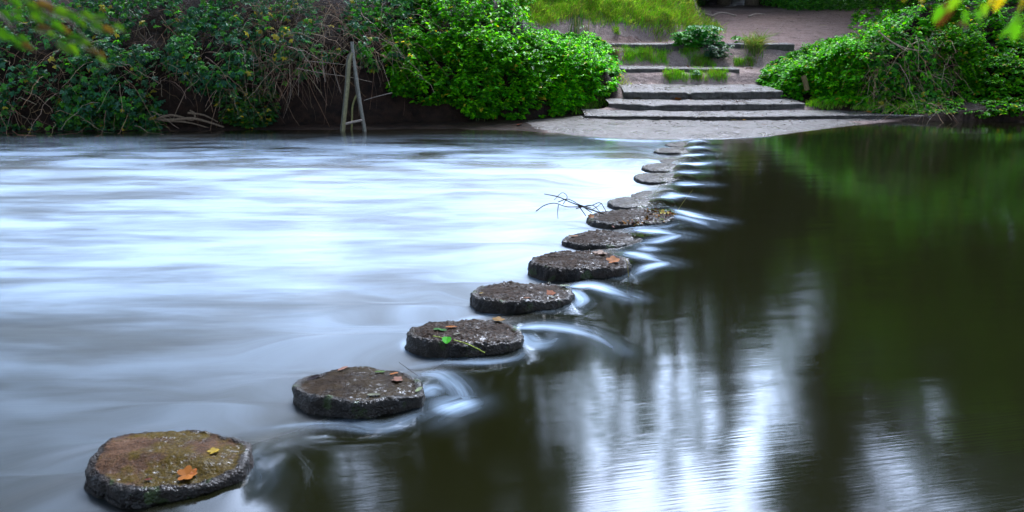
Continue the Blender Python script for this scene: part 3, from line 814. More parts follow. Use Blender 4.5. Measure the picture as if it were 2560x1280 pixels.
def bramble(name, label, cat, poly, n, thick, nstem, leafL=.10, pal=C_bram, yellow=.025, deadf=.5, group=None, rough_=1.0, stem_len=(.5, 1.3)):
    """trailing thicket: compound leaves of three to five leaflets on arching canes, with dead canes hanging"""
    n = int(n * 2.6); px = rand_in(poly, n); root = hit(px); bl = bulge_of(px, poly, 40)
    clump = fbm(root[:, 0] * 2.2, root[:, 2] * 2.6, 0, 3, 55)
    keep = clump > rng.uniform(-.22, .20, n) - .22 * (px[:, 1] < 90); root = root[keep]; bl = bl[keep]; n = len(root)
    e = empty(name, tuple(root.mean(0) * [1, 1, 0] + [0, 0, float(root[:, 2].min())]))
    tag(e, label, cat, group)
    G = Geo(); S = Geo()
    off = thick * (.15 + .85 * bl) * rng.beta(2.2, 1.2, n)
    P0 = root + np.stack([rng.normal(0, .06, n), -off * .9, off * .25], -1)
    az = rng.uniform(0, 6.28, n)
    N0 = nrm(np.stack([rng.normal(0, .35, n), -.55 + rng.normal(0, .25, n), .8 + rng.normal(0, .2, n)], -1))
    T0 = nrm(np.cross(N0, np.stack([np.cos(az), np.sin(az), 0 * az], -1))); B0 = np.cross(N0, T0)
    c = pick(pal, n, .35); y = rng.random(n) < yellow
    c[y] = np.array([.42, .36, .03]) * rng.uniform(.5, 1.1, (y.sum(), 1))
    sc = leafL * rng.uniform(.6, 1.25, n)
    for k, (an, s) in enumerate([(0, 1.15), (1.15, .95), (-1.15, .95), (2.2, .7), (-2.2, .7)]):
        m_ = slice(None) if k < 3 else (rng.random(n) < .45)
        D = (T0 * math.cos(an) + B0 * math.sin(an))[m_] + rng.normal(0, .08, (len(P0[m_]), 3)) + [0, 0, -.25]
        G.leaves(P0[m_], D, N0[m_] + rng.normal(0, .15, (len(P0[m_]), 3)), sc[m_] * s, sc[m_] * s * .66, c[m_])
    K = 8; tt = np.linspace(0, 1, K)[None, :, None]
    pi = rand_in(poly, nstem); ro = hit(pi); m = nstem
    Ls = rng.uniform(*stem_len, m)[:, None, None]
    st = ro + np.stack([rng.normal(0, .1, m), -thick * rng.uniform(.2, .9, m), rng.uniform(.0, .35, m)], -1)
    hd = rng.normal(0, 1, (m, 1, 3)) * [1.0, .25, .35]; hd[:, 0, 1] -= .15; hd = nrm(hd)
    P = st[:, None] + hd * Ls * tt * .8 + np.array([0, -.12, -1.0]) * Ls * (tt**1.6) * rng.uniform(.3, 1.0, (m, 1, 1))
    P = P + rng.normal(0, .018 * rough_, (m, K, 3))
    P[..., 2] = np.maximum(P[..., 2], .0)
    S.tubes(P, np.linspace(.0065, .003, K)[None] * rng.uniform(.6, 1.35, (m, 1)), pick(C_dead, m, .4), 3)
    # straight hanging roots and stalks
    m2 = int(nstem * deadf); pi = rand_in(poly, m2); ro = hit(pi)
    st = ro + np.stack([rng.normal(0, .1, m2), -thick * rng.uniform(.3, 1.0, m2), rng.uniform(0, .2, m2)], -1)
    Ls = rng.uniform(.3, .95, m2)[:, None, None]; lean = rng.normal(0, .22, (m2, 1, 3)); lean[..., 2] = -1
    P = st[:, None] + lean * Ls * tt + rng.normal(0, .006, (m2, K, 3)); P[..., 2] = np.maximum(P[..., 2], 0)
    S.tubes(P, rng.uniform(.002, .0045, (m2, 1)), pick(C_dead, m2, .4), 3)
    G.build('foliage', M_leaf, e); tag(S.build('stems', M_stem, e), kind='stuff')
    return e
# left bank, from the left edge of the picture to the nettles by the steps
bramble('bramble_bush', 'dark bramble thicket at the far left edge of the bank, under the overhanging branch', 'bush',
        [(-260, -170), (190, -170), (210, 90), (170, 324), (-260, 330)], 1700, .75, 260)
bramble('bramble_bush', 'dark bramble bush hanging low over the water beside the driftwood log', 'bush',
        [(190, -170), (420, -170), (440, 120), (400, 322), (150, 326), (200, 120)], 1300, .8, 150)
bramble('bramble_bush', 'blue-green bramble bush between the driftwood log and the bare brown cavity', 'bush',
        [(420, -170), (660, -170), (650, 120), (690, 235), (600, 262), (430, 210)], 1300, .85, 150)
bramble('ivy_bush', 'tangle of pale dead canes with few leaves just left of the metal rail', 'bush',
        [(650, -170), (880, -170), (860, 130), (800, 190), (700, 215), (640, 120)], 620, .8, 420, deadf=1.0, yellow=.08, stem_len=(.7, 1.6))
bramble('bramble_bush', 'brown-stemmed bramble bush behind and above the top of the metal rail', 'bush',
        [(870, -170), (1060, -170), (1060, 60), (1020, 170), (930, 180), (860, 120)], 900, .8, 260, pal=np.concatenate([C_bram, C_nettle[:2] * .7]), yellow=.05)
herb('nettle_patch', 'bright green nettles below the grassy mound, at the frame top', 'nettles',
     [(1010, -170), (1330, -170), (1330, 60), (1350, 120), (1180, 170), (1040, 150), (985, 60)], 900, .75, bright=.85, edge=50)
herb('nettle_patch', 'dark green nettles drooping over the black hollow right of the metal rail', 'nettles',
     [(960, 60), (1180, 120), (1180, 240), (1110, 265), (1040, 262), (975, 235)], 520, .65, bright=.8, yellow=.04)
herb('nettle_patch', 'dense green nettles in the middle of the left bank, reaching down to the water', 'nettles',
     [(1150, 110), (1360, 90), (1400, 180), (1400, 290), (1300, 300), (1160, 296), (1120, 240)], 800, .7, bright=.85, edge=50)
herb('nettle_patch', 'lush bright nettles bulging over the left ends of the stone steps', 'nettles',
     [(1340, 80), (1500, 95), (1535, 130), (1545, 190), (1530, 235), (1440, 272), (1380, 285), (1350, 200)], 900, .62, bright=1.08, leafL=.12, edge=60)
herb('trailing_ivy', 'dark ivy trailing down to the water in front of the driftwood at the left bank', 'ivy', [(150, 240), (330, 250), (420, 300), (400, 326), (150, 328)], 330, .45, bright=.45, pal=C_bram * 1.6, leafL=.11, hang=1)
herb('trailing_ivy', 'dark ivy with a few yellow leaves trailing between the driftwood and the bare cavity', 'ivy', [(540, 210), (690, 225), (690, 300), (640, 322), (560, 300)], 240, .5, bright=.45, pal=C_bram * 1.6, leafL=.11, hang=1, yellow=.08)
# right bank
herb('nettle_patch', 'rounded mound of bright nettles at the right ends of the stone steps', 'nettles',
     [(1893, 205), (1925, 160), (2040, 110), (2110, 95), (2170, 120), (2180, 200), (2160, 258), (2050, 262), (1950, 240)], 1200, .6, bright=.95, edge=60)
herb('nettle_patch', 'tall yellow-green nettles beside the upper path on the right', 'nettles',
     [(2120, 95), (2130, 40), (2200, -20), (2230, -170), (2420, -170), (2400, 60), (2300, 110), (2200, 130)], 800, .6, bright=1.0, edge=50)
bramble('bramble_bush', 'bank of tangled dead brown stems to the right of the rounded nettle mound', 'bush',
        [(2130, 90), (2330, 90), (2380, 200), (2330, 285), (2180, 285), (2130, 200)], 1200, .6, 230, pal=C_nettle * .7, deadf=.8, yellow=.04)
herb('leafy_bush', 'mid green leafy bush filling the upper right corner of the bank', 'bush',
     [(2360, -170), (2900, -170), (2900, 90), (2620, 120), (2450, 110), (2350, 60)], 950, .7, bright=.9, leafL=.12, yellow=.03)
herb('leafy_bush', 'dark leafy bush trailing into the water at the right edge', 'bush',
     [(2440, 110), (2900, 100), (2900, 285), (2430, 288), (2380, 200)], 900, .55, bright=.75, leafL=.11, yellow=.03, hang=1)
herb('leafy_bush', 'small green bush in the hollow above the tangled dead stems', 'bush',
     [(2290, 40), (2440, 60), (2460, 240), (2340, 200)], 420, .55, bright=.7, leafL=.11, yellow=.03)
herb('leafy_bush', 'green low bush at the water edge between the dead stems and the right corner', 'bush',
     [(2180, 200), (2420, 180), (2450, 285), (2200, 285)], 420, .35, bright=.75, leafL=.08, yellow=.04)

def grass_at(P, h, n_blades, spread, cols, name, parent=None, kind=None, arch=.5, w=.008, label=None, cat=None, group=None, outdir=None):
    m = len(P) * n_blades; P = np.repeat(P, n_blades, 0) + rng.normal(0, spread, (m, 3)) * [1, 1, 0]
    P[:, 2] = ground(P[:, 0], P[:, 1]) - .01
    K = 5; t = np.linspace(0, 1, K)[None, :, None]
    az = rng.uniform(0, 6.28, m); out = np.stack([np.cos(az), np.sin(az), 0 * az], -1)
    if outdir is not None: out = out * .6 + outdir
    cn = fbm(P[:, 0] * 2.4, P[:, 1] * 2.4, 0, 3, 61)
    L_ = h * rng.uniform(.5, 1.15, m) * (1 + .7 * cn); A = arch * rng.uniform(.3, 1.3, m)
    PLn = P[:, None] + (np.array([0, 0, 1]) * t * (1 - .45 * t * A[:, None, None]) + out[:, None] * t**2 * A[:, None, None]) * L_[:, None, None]
    c = pick(np.array(cols), m, .3) * (1 + .6 * fbm(P[:, 0] * 1.6, P[:, 1] * 3, 4, 3, 63))[:, None]
    dry = rng.random(m) < .12 + .25 * (cn > .15); c[dry] = np.array([.26, .22, .10]) * rng.uniform(.5, 1.2, (int(dry.sum()), 1))
    G = Geo(); G.ribbons(PLn, np.array([1, .95, .75, .5, .1])[None] * w * rng.uniform(.7, 1.3, (m, 1)), c)
    o = G.build(name, M_grass, parent)
    if parent is not None: o['kind'] = 'stuff'
    return o
C_gr = [[.14, .44, .01], [.24, .52, .02], [.30, .48, .04], [.40, .44, .12], [.08, .30, .01]]
# the grassy mound: one stretch of grass that nobody could count
px = rand_in([(1270, -170), (1700, -170), (1735, 20), (1790, 60), (1812, 92), (1760, 84), (1700, 64), (1640, 72), (1560, 52), (1500, 62), (1440, 40), (1350, 66), (1290, 40)], 5200)
o = grass_at(hit(px), .26, 11, .10, C_gr, 'mound_grass', outdir=np.array([.15, -.45, 0]), arch=.8, w=.016)
tag(o, 'bright green grass covering the mound left of the earth path', 'grass', kind='stuff')
px = np.concatenate([rand_in([(1555, 118), (1672, 118), (1672, 158), (1560, 158)], 330), rand_in([(1660, 176), (1818, 174), (1818, 198), (1664, 200)], 330),
                     rand_in([(1690, 120), (1760, 130), (1790, 168), (1730, 168)], 200), rand_in([(1830, 150), (1880, 148), (1880, 166), (1830, 166)], 70),
                     rand_in([(1400, 262), (1510, 235), (1520, 262), (1440, 284)], 120), rand_in([(2030, 262), (2200, 255), (2330, 284), (2060, 274)], 130)])
px = px[fbm(px[:, 0] / 14, px[:, 1] / 9, 0, 3, 71) > -.18]
o = grass_at(hit(px), .17, 14, .05, C_gr[:2] + [[.06, .24, .02]], 'step_grass', outdir=np.array([0, -.5, 0]), w=.008)
tag(o, 'short bright grass growing on the risers and edges of the stone steps', 'grass', kind='stuff')

def tuft(label, x, y, h, n, cols, group, w=.012, arch=.9, spread=.06):
    P = hit(np.array([[x, y]], float)); e = empty('grass_tuft', tuple(P[0])); tag(e, label, 'grass tuft', group)
    grass_at(P, h, n, spread, cols, 'blades', e, arch=arch, w=w, outdir=np.array([0, -.35, 0]))
TG = 'single grass and sedge tufts on the banks'
tuft('large arching sedge tuft with straw-coloured blades on the top step', 1885, 122, .75, 380, [[.10, .22, .04], [.30, .28, .12], [.16, .26, .06]], TG, .018, 1.1, .13)
tuft('upright dark green grass tuft at the top of the nettles, below the mound', 1450, 84, .50, 90, [[.03, .16, .02], [.02, .10, .02]], TG, .018, .3, .2)
tuft('pale drooping grass tuft at the left end of the top step', 1540, 140, .40, 90, [[.16, .22, .10], [.26, .26, .14]], TG, .010, 1.2)
tuft('thin grass tuft beside the water under the left nettles', 1195, 292, .40, 70, [[.09, .18, .05], [.2, .22, .1]], TG, .012, 1.1)
tuft('rough green grass tuft on the left bank above the waterline, by the left picture edge', 15, 262, .42, 120, [[.04, .15, .05], [.1, .16, .05]], TG, .012, .9)
tuft('tuft of green and straw grass high on the left bank', 85, 205, .5, 120, [[.1, .14, .04], [.25, .2, .1]], TG, .012, 1.2)
tuft('small grass tuft on the sandy slope above the top step', 1540, 78, .22, 120, C_gr, TG, .012, .9)
tuft('short dry grass tuft low on the sandy slope beside the top step edge', 1640, 92, .18, 110, [[.2, .26, .08], [.35, .33, .16]], TG, .012, .9, .18)
tuft('bright grass tuft at the right end of the second step', 2035, 264, .24, 110, C_gr[:2], TG, .012, .7, .1)
tuft('bright green tuft below the dead stems on the right bank', 2190, 262, .38, 130, C_gr[:2] + [[.04, .2, .02]], TG, .014, .9, .16)
tuft('wide grass tuft spilling towards the water right of the steps', 2260, 272, .34, 160, C_gr[:3], TG, .012, .9, .2)
tuft('pale grass wisps drooping over the edge of the second step', 1560, 205, .15, 60, C_gr[2:4], TG, .01, .9, .1)

def broadleaf(label, x, y, rad, n, leafL, cols, group='broad-leaved plants on the steps'):
    P = hit(np.array([[x, y]], float))[0]; e = empty('leafy_plant', tuple(P)); tag(e, label, 'plant', group)
    G = Geo(); S = Geo()
    az = rng.uniform(0, 6.28, n); ll = rad * rng.uniform(.3, 1.0, n)
    tip = P + np.stack([np.cos(az) * ll, np.sin(az) * ll * .6 - .1, rng.uniform(.05, .38, n) * rad / .35], -1)
    K = 5; t = np.linspace(0, 1, K)[None, :, None]
    PLn = P + (tip - P)[:, None] * t + np.array([0, 0, .12]) * np.sin(t * 3.1) * rad
    S.tubes(PLn, .005, pick(np.array(cols), n), 4)
    for dz in (0, .8, -.8, 1.7, -1.7):
        a2 = az + dz
        D = np.stack([np.cos(a2), np.sin(a2), np.full(n, -.25)], -1)
        G.leaves(tip, D, np.array([0, -.3, 1]) + rng.normal(0, .2, (n, 3)), leafL * rng.uniform(.7, 1.1, n), leafL * .55, pick(np.array(cols), n))
    G.build('leaves', M_leaf, e); S.build('stalks', M_stem, e)
broadleaf('broad lobed green plant in the middle of the top step', 1755, 116, .58, 120, .17, [[.03, .20, .04], [.05, .27, .05]])
broadleaf('bushy green plant left of the broad lobed one on the top step', 1712, 120, .46, 110, .14, [[.04, .24, .02], [.06, .3, .02]])
broadleaf('low grey-green plant sprawling under the broad lobed plant', 1795, 148, .42, 60, .13, [[.05, .14, .08], [.04, .12, .05]])
broadleaf('single pale drooping leaf plant among the grass of the second riser', 1745, 185, .14, 6, .13, [[.10, .24, .12]])
broadleaf('large dock leaf plant left of the sedge tuft', 1850, 108, .22, 7, .20, [[.08, .32, .02]])

# dark ground cover and undergrowth behind the path
def undergrowth(name, label, xr, yr, n, h, cols, sz):
    X = rng.uniform(*xr, n); Y = rng.uniform(*yr, n); Z = ground(X, Y) + h * rng.beta(1.2, 2, n) * (1 + .5 * fbm(X * .8, Y * .8, 0, 3, 8))
    az = rng.uniform(0, 6.28, n); D = np.stack([np.cos(az), np.sin(az), rng.uniform(-.5, .2, n)], -1)
    G = Geo(); G.leaves(np.stack([X, Y, Z], -1), D, np.array([0, -.4, 1]) + rng.normal(0, .3, (n, 3)), sz * rng.uniform(.6, 1.3, n), sz * .65, pick(np.array(cols), n))
    o = G.build(name, M_leaf); tag(o, label, 'undergrowth', kind='stuff')
undergrowth('ground_cover', 'low dark green ground cover along the far edge of the path', (12.5, 34), (37.2, 43), 12000, .55, [[.05, .24, .02], [.03, .16, .02], [.09, .32, .03]], .16)
undergrowth('ivy_cover', 'dark ivy growing behind the grassy mound left of the path', (-6, 9), (40.5, 46), 9000, 1.1, [[.015, .07, .015], [.02, .10, .02]], .16)

# ------------------------------------------------------------------ litter trodden into the steps, landing and path
from mathutils.bvhtree import BVHTree
bpy.context.view_layer.update()
trees_ = []
for o_ in [x for x in scene.objects if x.name.split('.')[0] in ('step', 'shore', 'path', 'ground')]:
    me_ = o_.data; mw = np.array(o_.matrix_world); nv = len(me_.vertices)
    co = np.empty(nv * 3, np.float32); me_.vertices.foreach_get('co', co); co = co.reshape(-1, 3) @ mw[:3, :3].T + mw[:3, 3]
    fi = np.empty(len(me_.polygons) * 4, np.int32); me_.loops.foreach_get('vertex_index', fi); fi = fi.reshape(-1, 4)
    m_ = (co[fi[:, 0], 0] > -5) & (co[fi[:, 0], 0] < 18) & (co[fi[:, 0], 1] > 17) & (co[fi[:, 0], 1] < 39); fi = fi[m_]
    us, inv = np.unique(fi, return_inverse=True)
    trees_.append(BVHTree.FromPolygons([tuple(c) for c in co[us]], inv.reshape(-1, 4).tolist()))
def top_z(x, y):
    zs = [h[0].z for h in (t.ray_cast(Vector((x, y, 9)), Vector((0, 0, -1))) for t in trees_) if h[0] is not None]
    return max(zs) if zs else 0
X_ = np.concatenate([rng.uniform(1.5, 9, 1500), rng.uniform(4, 14, 500)]); Y_ = np.concatenate([rng.uniform(18.8, 26, 1500), rng.uniform(26, 37, 500)])
cn_ = fbm(X_ * 1.4, Y_ * 2.2, 0, 3, 91); kp_ = cn_ > rng.uniform(-.5, .3, len(X_)); X_, Y_ = X_[kp_], Y_[kp_]
P_ = np.array([[x, y, top_z(x, y) + .008] for x, y in zip(X_, Y_)]); nn_ = len(P_); P_ = P_[P_[:, 2] > .04]; nn_ = len(P_)
az_ = rng.uniform(0, 6.28, nn_); G = Geo(); sz_ = rng.uniform(.02, .075, nn_)
G.leaves(P_, np.stack([np.cos(az_), np.sin(az_), 0 * az_], -1), np.array([0, 0, 1.]) + rng.normal(0, .25, (nn_, 3)), sz_, sz_ * rng.uniform(.2, .7, nn_),
         pick(np.array([[.02, .012, .008], [.035, .02, .012], [.05, .03, .02], [.015, .01, .008], [.18, .08, .03]]), nn_))
o = G.build('leaf_litter', M_stem); tag(o, 'dark crumbs of leaf and twig trodden into the steps, landing and path', 'leaf litter', kind='stuff')

# ------------------------------------------------------------------ metal rail standing in the water
M_metal = tint_material('old galvanised metal', .5, 25, .5)
rl = at(857, 328, 0); YR = float(rl[1])
rail = empty('metal_rail', tuple(rl))
tag(rail, 'old leaning metal A-shaped rail standing in the water at the left bank', 'rail')
def pipe(name, pts, r, c, sides=8, dy=None):
    r = r * 1.25
    pts = np.array(pts, float); dy = np.zeros(len(pts)) if dy is None else np.array(dy, float)
    P = np.array([atY(x, y, YR + d) for (x, y), d in zip(pts, dy)])
    tt = np.linspace(0, len(P) - 1, len(P) * 5); i = np.clip(tt.astype(int), 0, len(P) - 2); f = (tt - i)[:, None]
    g = np.concatenate([[2 * P[0] - P[1]], P, [2 * P[-1] - P[-2]]]); p0, p1, p2, p3 = g[i], g[i + 1], g[i + 2], g[i + 3]
    Q = .5 * (2 * p1 + (p2 - p0) * f + (2 * p0 - 5 * p1 + 4 * p2 - p3) * f**2 + (3 * p1 - p0 - 3 * p2 + p3) * f**3)
    G = Geo(); G.tubes(Q[None], r, np.array([c]), sides); return G.build(name, M_metal, rail, True)
gm = [.20, .19, .16]; gy_ = [.21, .19, .09]
pipe('head_post', [(880, 104), (881, 118), (883, 134)], .030, gm)
pipe('front_leg', [(882, 132), (876, 146), (873, 165), (869, 220), (863, 280), (858, 330), (857, 345)], .034, gy_)
pipe('front_leg_brace', [(880, 132), (871, 142), (868, 160), (864, 220), (858, 280), (853, 325), (852, 345)], .022, [.10, .095, .07], dy=[.1] * 7)
pipe('rear_leg', [(882, 122), (885, 150), (893, 205), (903, 270), (912, 322), (914, 345)], .026, gm)
pipe('rear_leg_brace', [(884, 140), (887, 190), (894, 240), (900, 270), (908, 318), (909, 345)], .022, [.09, .085, .07], dy=[.12] * 6)
pipe('curved_strut', [(893, 236), (886, 250), (881, 270), (880, 300), (878, 345)], .018, [.22, .21, .07], dy=[.2] * 5)
pipe('cross_bar', [(862, 310), (880, 306), (908, 300)], .024, [.30, .25, .22])

# ------------------------------------------------------------------ driftwood, roots, fallen branch
M_wood = tint_material('dead wood', .75, 30)
def wood(name, label, cat, branches, z0=0, Yd=None, group=None, mat=None, colr=(.12, .085, .06)):
    """branches: list of (points (x,y[,Y]), r0, r1)"""
    G = Geo(); first = None
    for pts, r0, r1 in branches:
        P = np.array([atY(p[0], p[1], p[2] if len(p) > 2 else Yd) for p in pts])
        tt = np.linspace(0, len(P) - 1, len(P) * 5); i = np.clip(tt.astype(int), 0, len(P) - 2); f = (tt - i)[:, None]
        g = np.concatenate([[2 * P[0] - P[1]], P, [2 * P[-1] - P[-2]]]); p0, p1, p2, p3 = g[i], g[i + 1], g[i + 2], g[i + 3]
        Q = .5 * (2 * p1 + (p2 - p0) * f + (2 * p0 - 5 * p1 + 4 * p2 - p3) * f**2 + (3 * p1 - p0 - 3 * p2 + p3) * f**3)
        first = Q[0] if first is None else first
        G.tubes(Q[None], np.linspace(r0, r1, len(Q))[None], np.array([colr]), 7)
    o = G.build(name, mat or M_wood, None, True); return tag(o, label, cat, group)
Yk = float(at(400, 318, 0)[1]) - .35
wood('driftwood', 'bare driftwood log lying across the left bank just above the water', 'driftwood',
     [([(330, 296), (380, 300), (430, 300), (480, 296), (520, 305), (560, 318)], .055, .02), ([(385, 300), (430, 288), (480, 300), (487, 285), (475, 276)], .035, .02),
      ([(470, 282), (510, 288), (545, 305)], .028, .012), ([(420, 302), (470, 306), (530, 322)], .03, .012)], Yd=Yk, colr=(.17, .12, .08))
wood('fallen_branch', 'straight brown branch slanting down through the brambles on the left bank', 'branch',
     [([(150, 232), (220, 256), (300, 286), (380, 300)], .03, .045)], Yd=Yk - .1, colr=(.10, .07, .05))
wood('hanging_branch', 'thin pale branch reaching out of the black hollow right of the metal rail', 'branch',
     [([(980, 232), (940, 242), (910, 251)], .012, .008)], Yd=Yk + .1, colr=(.22, .19, .17))
wood('tree_root', 'pale exposed root snaking across the path, the left of two', 'root',
     [([(1775, 44, 33), (1795, 34, 33.2), (1815, 33, 33.3), (1840, 40, 33)], .05, .03), ([(1765, 36, 33.4), (1790, 42, 32.6)], .03, .02)], colr=(.35, .28, .24))
wood('tree_root', 'short pale root on the path, the right of two', 'root', [([(1872, 42, 32.5), (1890, 35, 32.8), (1912, 36, 32.8)], .04, .02)], colr=(.35, .28, .24))
wood('broken_post', 'short weathered wooden post stump inside the right nettle mound', 'post', [([(2008, 190), (2013, 205), (2018, 225)], .07, .07)], Yd=float(hit(np.array([[2013., 225.]]))[0, 1]) - .45, colr=(.20, .15, .07))
for k, (lbl, br) in enumerate([
  ('long pale forked root arching over the dead stems on the right bank', [([(2200, 82), (2230, 105), (2270, 122), (2320, 128)], .02, .008), ([(2205, 86), (2240, 112), (2290, 140)], .015, .006)]),
  ('thin white root hanging under the root tangle in the dark right bank', [([(2240, 165), (2236, 200), (2225, 235)], .009, .005)]),
  ('short white root hanging beside the rounded nettle mound', [([(2175, 190), (2172, 215), (2168, 240)], .009, .004)])]):
    wood('bank_root', lbl, 'root', br, Yd=float(hit(np.array([[2240., 160.]]))[0, 1]) - .45, colr=(.40, .30, .22))
# hanging roots left of the rail
for lbl, br in [('straight pale stalk hanging above the bare cavity, left of the metal rail', [([(805, 145), (809, 175), (813, 205)], .010, .007)]),
                ('thin bent stalk leaning between the cavity and the metal rail', [([(832, 168), (842, 200), (852, 232)], .008, .006)]),
                ('long thin branch crossing behind the metal rail', [([(740, 170), (800, 182), (870, 192), (930, 205)], .007, .004), ([(760, 152), (830, 158), (905, 168)], .006, .003)])]:
    wood('hanging_stalk', lbl, 'stalk', br, Yd=YR + .35, colr=(.26, .21, .17))

# twigs caught on stone seven, at their own place above the water
Yt = float(at(1500, 545, .08)[1])
wood('caught_twig', 'dark branched twig stuck out over the white water from the leaf-heaped stone', 'twig',
     [([(1510, 535), (1460, 518), (1425, 505), (1395, 492), (1360, 485)], 0.0096, 0.0048), ([(1395, 505), (1420, 498), (1450, 512), (1478, 520)], 0.0064, 0.0040),
      ([(1340, 528), (1362, 513), (1388, 508), (1420, 517), (1475, 514), (1500, 507), (1515, 528)], 0.0064, 0.0048), ([(1396, 512), (1394, 530), (1395, 547)], 0.0056, 0.0032),
      ([(1408, 510), (1418, 492), (1405, 482), (1385, 500)], 0.0048, 0.0032), ([(1440, 521), (1480, 513), (1500, 530)], 0.0064, 0.0032), ([(1445, 512), (1465, 540)], 0.0064, 0.0048),
      ([(1478, 526), (1505, 508)], 0.0048, 0.0032), ([(1462, 520), (1480, 532)], 0.0064, 0.0048)], Yd=Yt - .05, colr=(.025, .018, .015))
Yt2 = float(at(1690, 533, .09)[1])
wood('grass_straw', 'single yellow straw standing on the right end of the leaf-heaped stone', 'straw', [([(1694, 526), (1712, 500), (1733, 473)], .003, .0015)], Yd=Yt2, colr=(.28, .26, .06))
wood('grass_straw', 'curved yellow straw draped over the right end of the gravelly stone', 'straw', [([(1560, 646), (1568, 655), (1570, 675), (1572, 700)], .003, .003)], Yd=float(at(1570, 700, .02)[1]) - .03, colr=(.30, .24, .06))
wood('grass_straw', 'straight yellow straw leaning on the front of the gravelly stone', 'straw', [([(1494, 664), (1480, 675), (1462, 686)], .003, .002)], Yd=float(at(1480, 690, .02)[1]) - .05, colr=(.32, .24, .08))
wood('small_twig', 'tiny dark twig standing on the low wet stone', 'twig', [([(1500, 597), (1506, 585), (1515, 577)], .003, .002)], Yd=float(at(1502, 598, .085)[1]), colr=(.03, .02, .02))
wood('small_twig', 'thin dark twig sticking up at the right end of the rounded second stone', 'twig', [([(1045, 940), (1020, 922), (998, 906)], .002, .0015), ([(1020, 924), (1056, 926)], .0015, .001)], Yd=float(at(1040, 945, .165)[1]), colr=(.03, .02, .02))
wood('small_twig', 'black twig poking from the leaf heap on the broad stone', 'twig', [([(1650, 536), (1643, 522), (1636, 508)], .005, .004)], Yd=float(at(1640, 540, .085)[1]), colr=(.02, .015, .012))

wood('small_twig', 'short dark twig upright at the front rim of the leaf-heaped stone', 'twig', [([(1572, 560), (1572, 545)], .004, .003)], Yd=float(at(1572, 560, .06)[1]), colr=(.02, .015, .012))
# ------------------------------------------------------------------ fallen leaves
M_fall = leaf_material('fallen leaf', .6, .1, .08)
stone_trees = []
for o_ in stone_objs:
    me_ = o_.data; co = np.empty(len(me_.vertices) * 3, np.float32); me_.vertices.foreach_get('co', co); co = co.reshape(-1, 3) + np.array(o_.location)
    fi = np.empty(len(me_.polygons) * 4, np.int32); me_.loops.foreach_get('vertex_index', fi)
    stone_trees.append(BVHTree.FromPolygons(co.tolist(), fi.reshape(-1, 4).tolist()))
def rest(c):
    """let a leaf down onto the stone below it"""
    for t_ in stone_trees:
        h_ = t_.ray_cast(Vector((c[0], c[1], 2)), Vector((0, 0, -1)))
        if h_[0] is not None and h_[0].z > .0: return np.array([c[0], c[1], max(h_[0].z + .004, c[2] - .06)])
    return c
def fallen(label, x, y, z, size, colr, rot=0, maple=False, tilt=(0, 0), group='fallen leaves'):
    c = rest(at(x, y, z)); n = 26
    a = np.linspace(0, 2 * math.pi, n, endpoint=False)
    if maple: r = .66 + .32 * np.abs(np.cos(a * 2.5)) ** 1.3 - .25 * np.exp(-((np.mod(a - math.pi + math.pi, 2 * math.pi) - math.pi) / .25) ** 2)
    else: r = (.55 + .45 * np.abs(np.cos(a)) ** 2.2); 
    ym = 1 if maple else .62
    rings = []
    for f in (.02, .5, 1.0):
        xx = np.cos(a) * r * f * size; yy = np.sin(a) * r * f * size * ym
        zz = .004 + .25 * np.abs(yy) * (1 if f > .4 else 0) + .03 * size * np.sin(a * 3 + x) * f + tilt[0] * xx + tilt[1] * yy
        rings.append(np.stack([xx * math.cos(rot) - yy * math.sin(rot), xx * math.sin(rot) + yy * math.cos(rot), zz], -1))
    V = np.array(rings).reshape(-1, 3)
    F = grid_faces(3, n, True)
    size *= .87; col_ = .30 * np.array(colr)[None] * (1 + .25 * fbm(V[:, 0] * 40 + x, V[:, 1] * 40, 0, 2, 3))[:, None]
    # stalk
    o = mesh_obj('fallen_leaf', V, [F], M_fall, None, {'tint': ('FLOAT_COLOR', col_)}, True)
    o.location = c
    return tag(o, label, 'leaf', group)
OR = (.55, .17, .015); YE_ = (.62, .40, .03); BR = (.25, .10, .04); PK = (.42, .20, .14); GR = (.05, .22, .03); PG = (.28, .34, .16)
fallen('curled orange-brown leaf on the front edge of the nearest stone', 464, 1168, .175, .055, OR, .4, True, (.0, .25))
fallen('small upturned orange leaf touching the curled orange-brown one', 480, 1160, .185, .032, (.60, .15, .02), 1.4, False, (.3, .2))
fallen('yellow-orange leaf lying flat at the right of the nearest stone top', 533, 1122, .175, .034, YE_, .8, True)
fallen('dark red leaf scrap on the front left of the nearest stone', 368, 1180, .17, .018, (.25, .03, .03), .3)
fallen('pinkish brown leaf at the back edge of the second stone', 858, 918, .17, .045, PK, .9, False)
fallen('pink-brown leaf on the right of the second stone', 993, 947, .17, .040, PK, -.3, True)
fallen('orange leaf scrap at the right back edge of the second stone', 985, 932, .17, .03, OR, .5)
fallen('green leaf at the back of the second stone', 950, 929, .17, .035, (.12, .25, .04), .1)
fallen('pale round leaf at the front edge of the second stone', 934, 984, .17, .042, (.26, .26, .17), 0, False)
fallen('pale green leaf at the right rim of the second stone', 1047, 966, .165, .04, PG, 1.2)
fallen('dark curled leaf at the left rim of the second stone', 783, 930, .165, .045, (.03, .015, .02), .4, False, (.2, .3))
fallen('flat green leaf at the left of the third stone', 1100, 826, .155, .055, GR, -.3)
fallen('orange-brown leaf in the middle of the third stone', 1128, 818, .155, .045, OR, .1)
fallen('pale round leaf beside the stalk on the third stone', 1143, 834, .155, .03, (.30, .29, .22), .4)
fallen('brown and yellow leaf at the back right of the third stone', 1246, 800, .155, .055, (.40, .20, .03), .2, True)
fallen('pale green leaf at the right back rim of the third stone', 1280, 806, .15, .045, (.2, .32, .22), -.2)
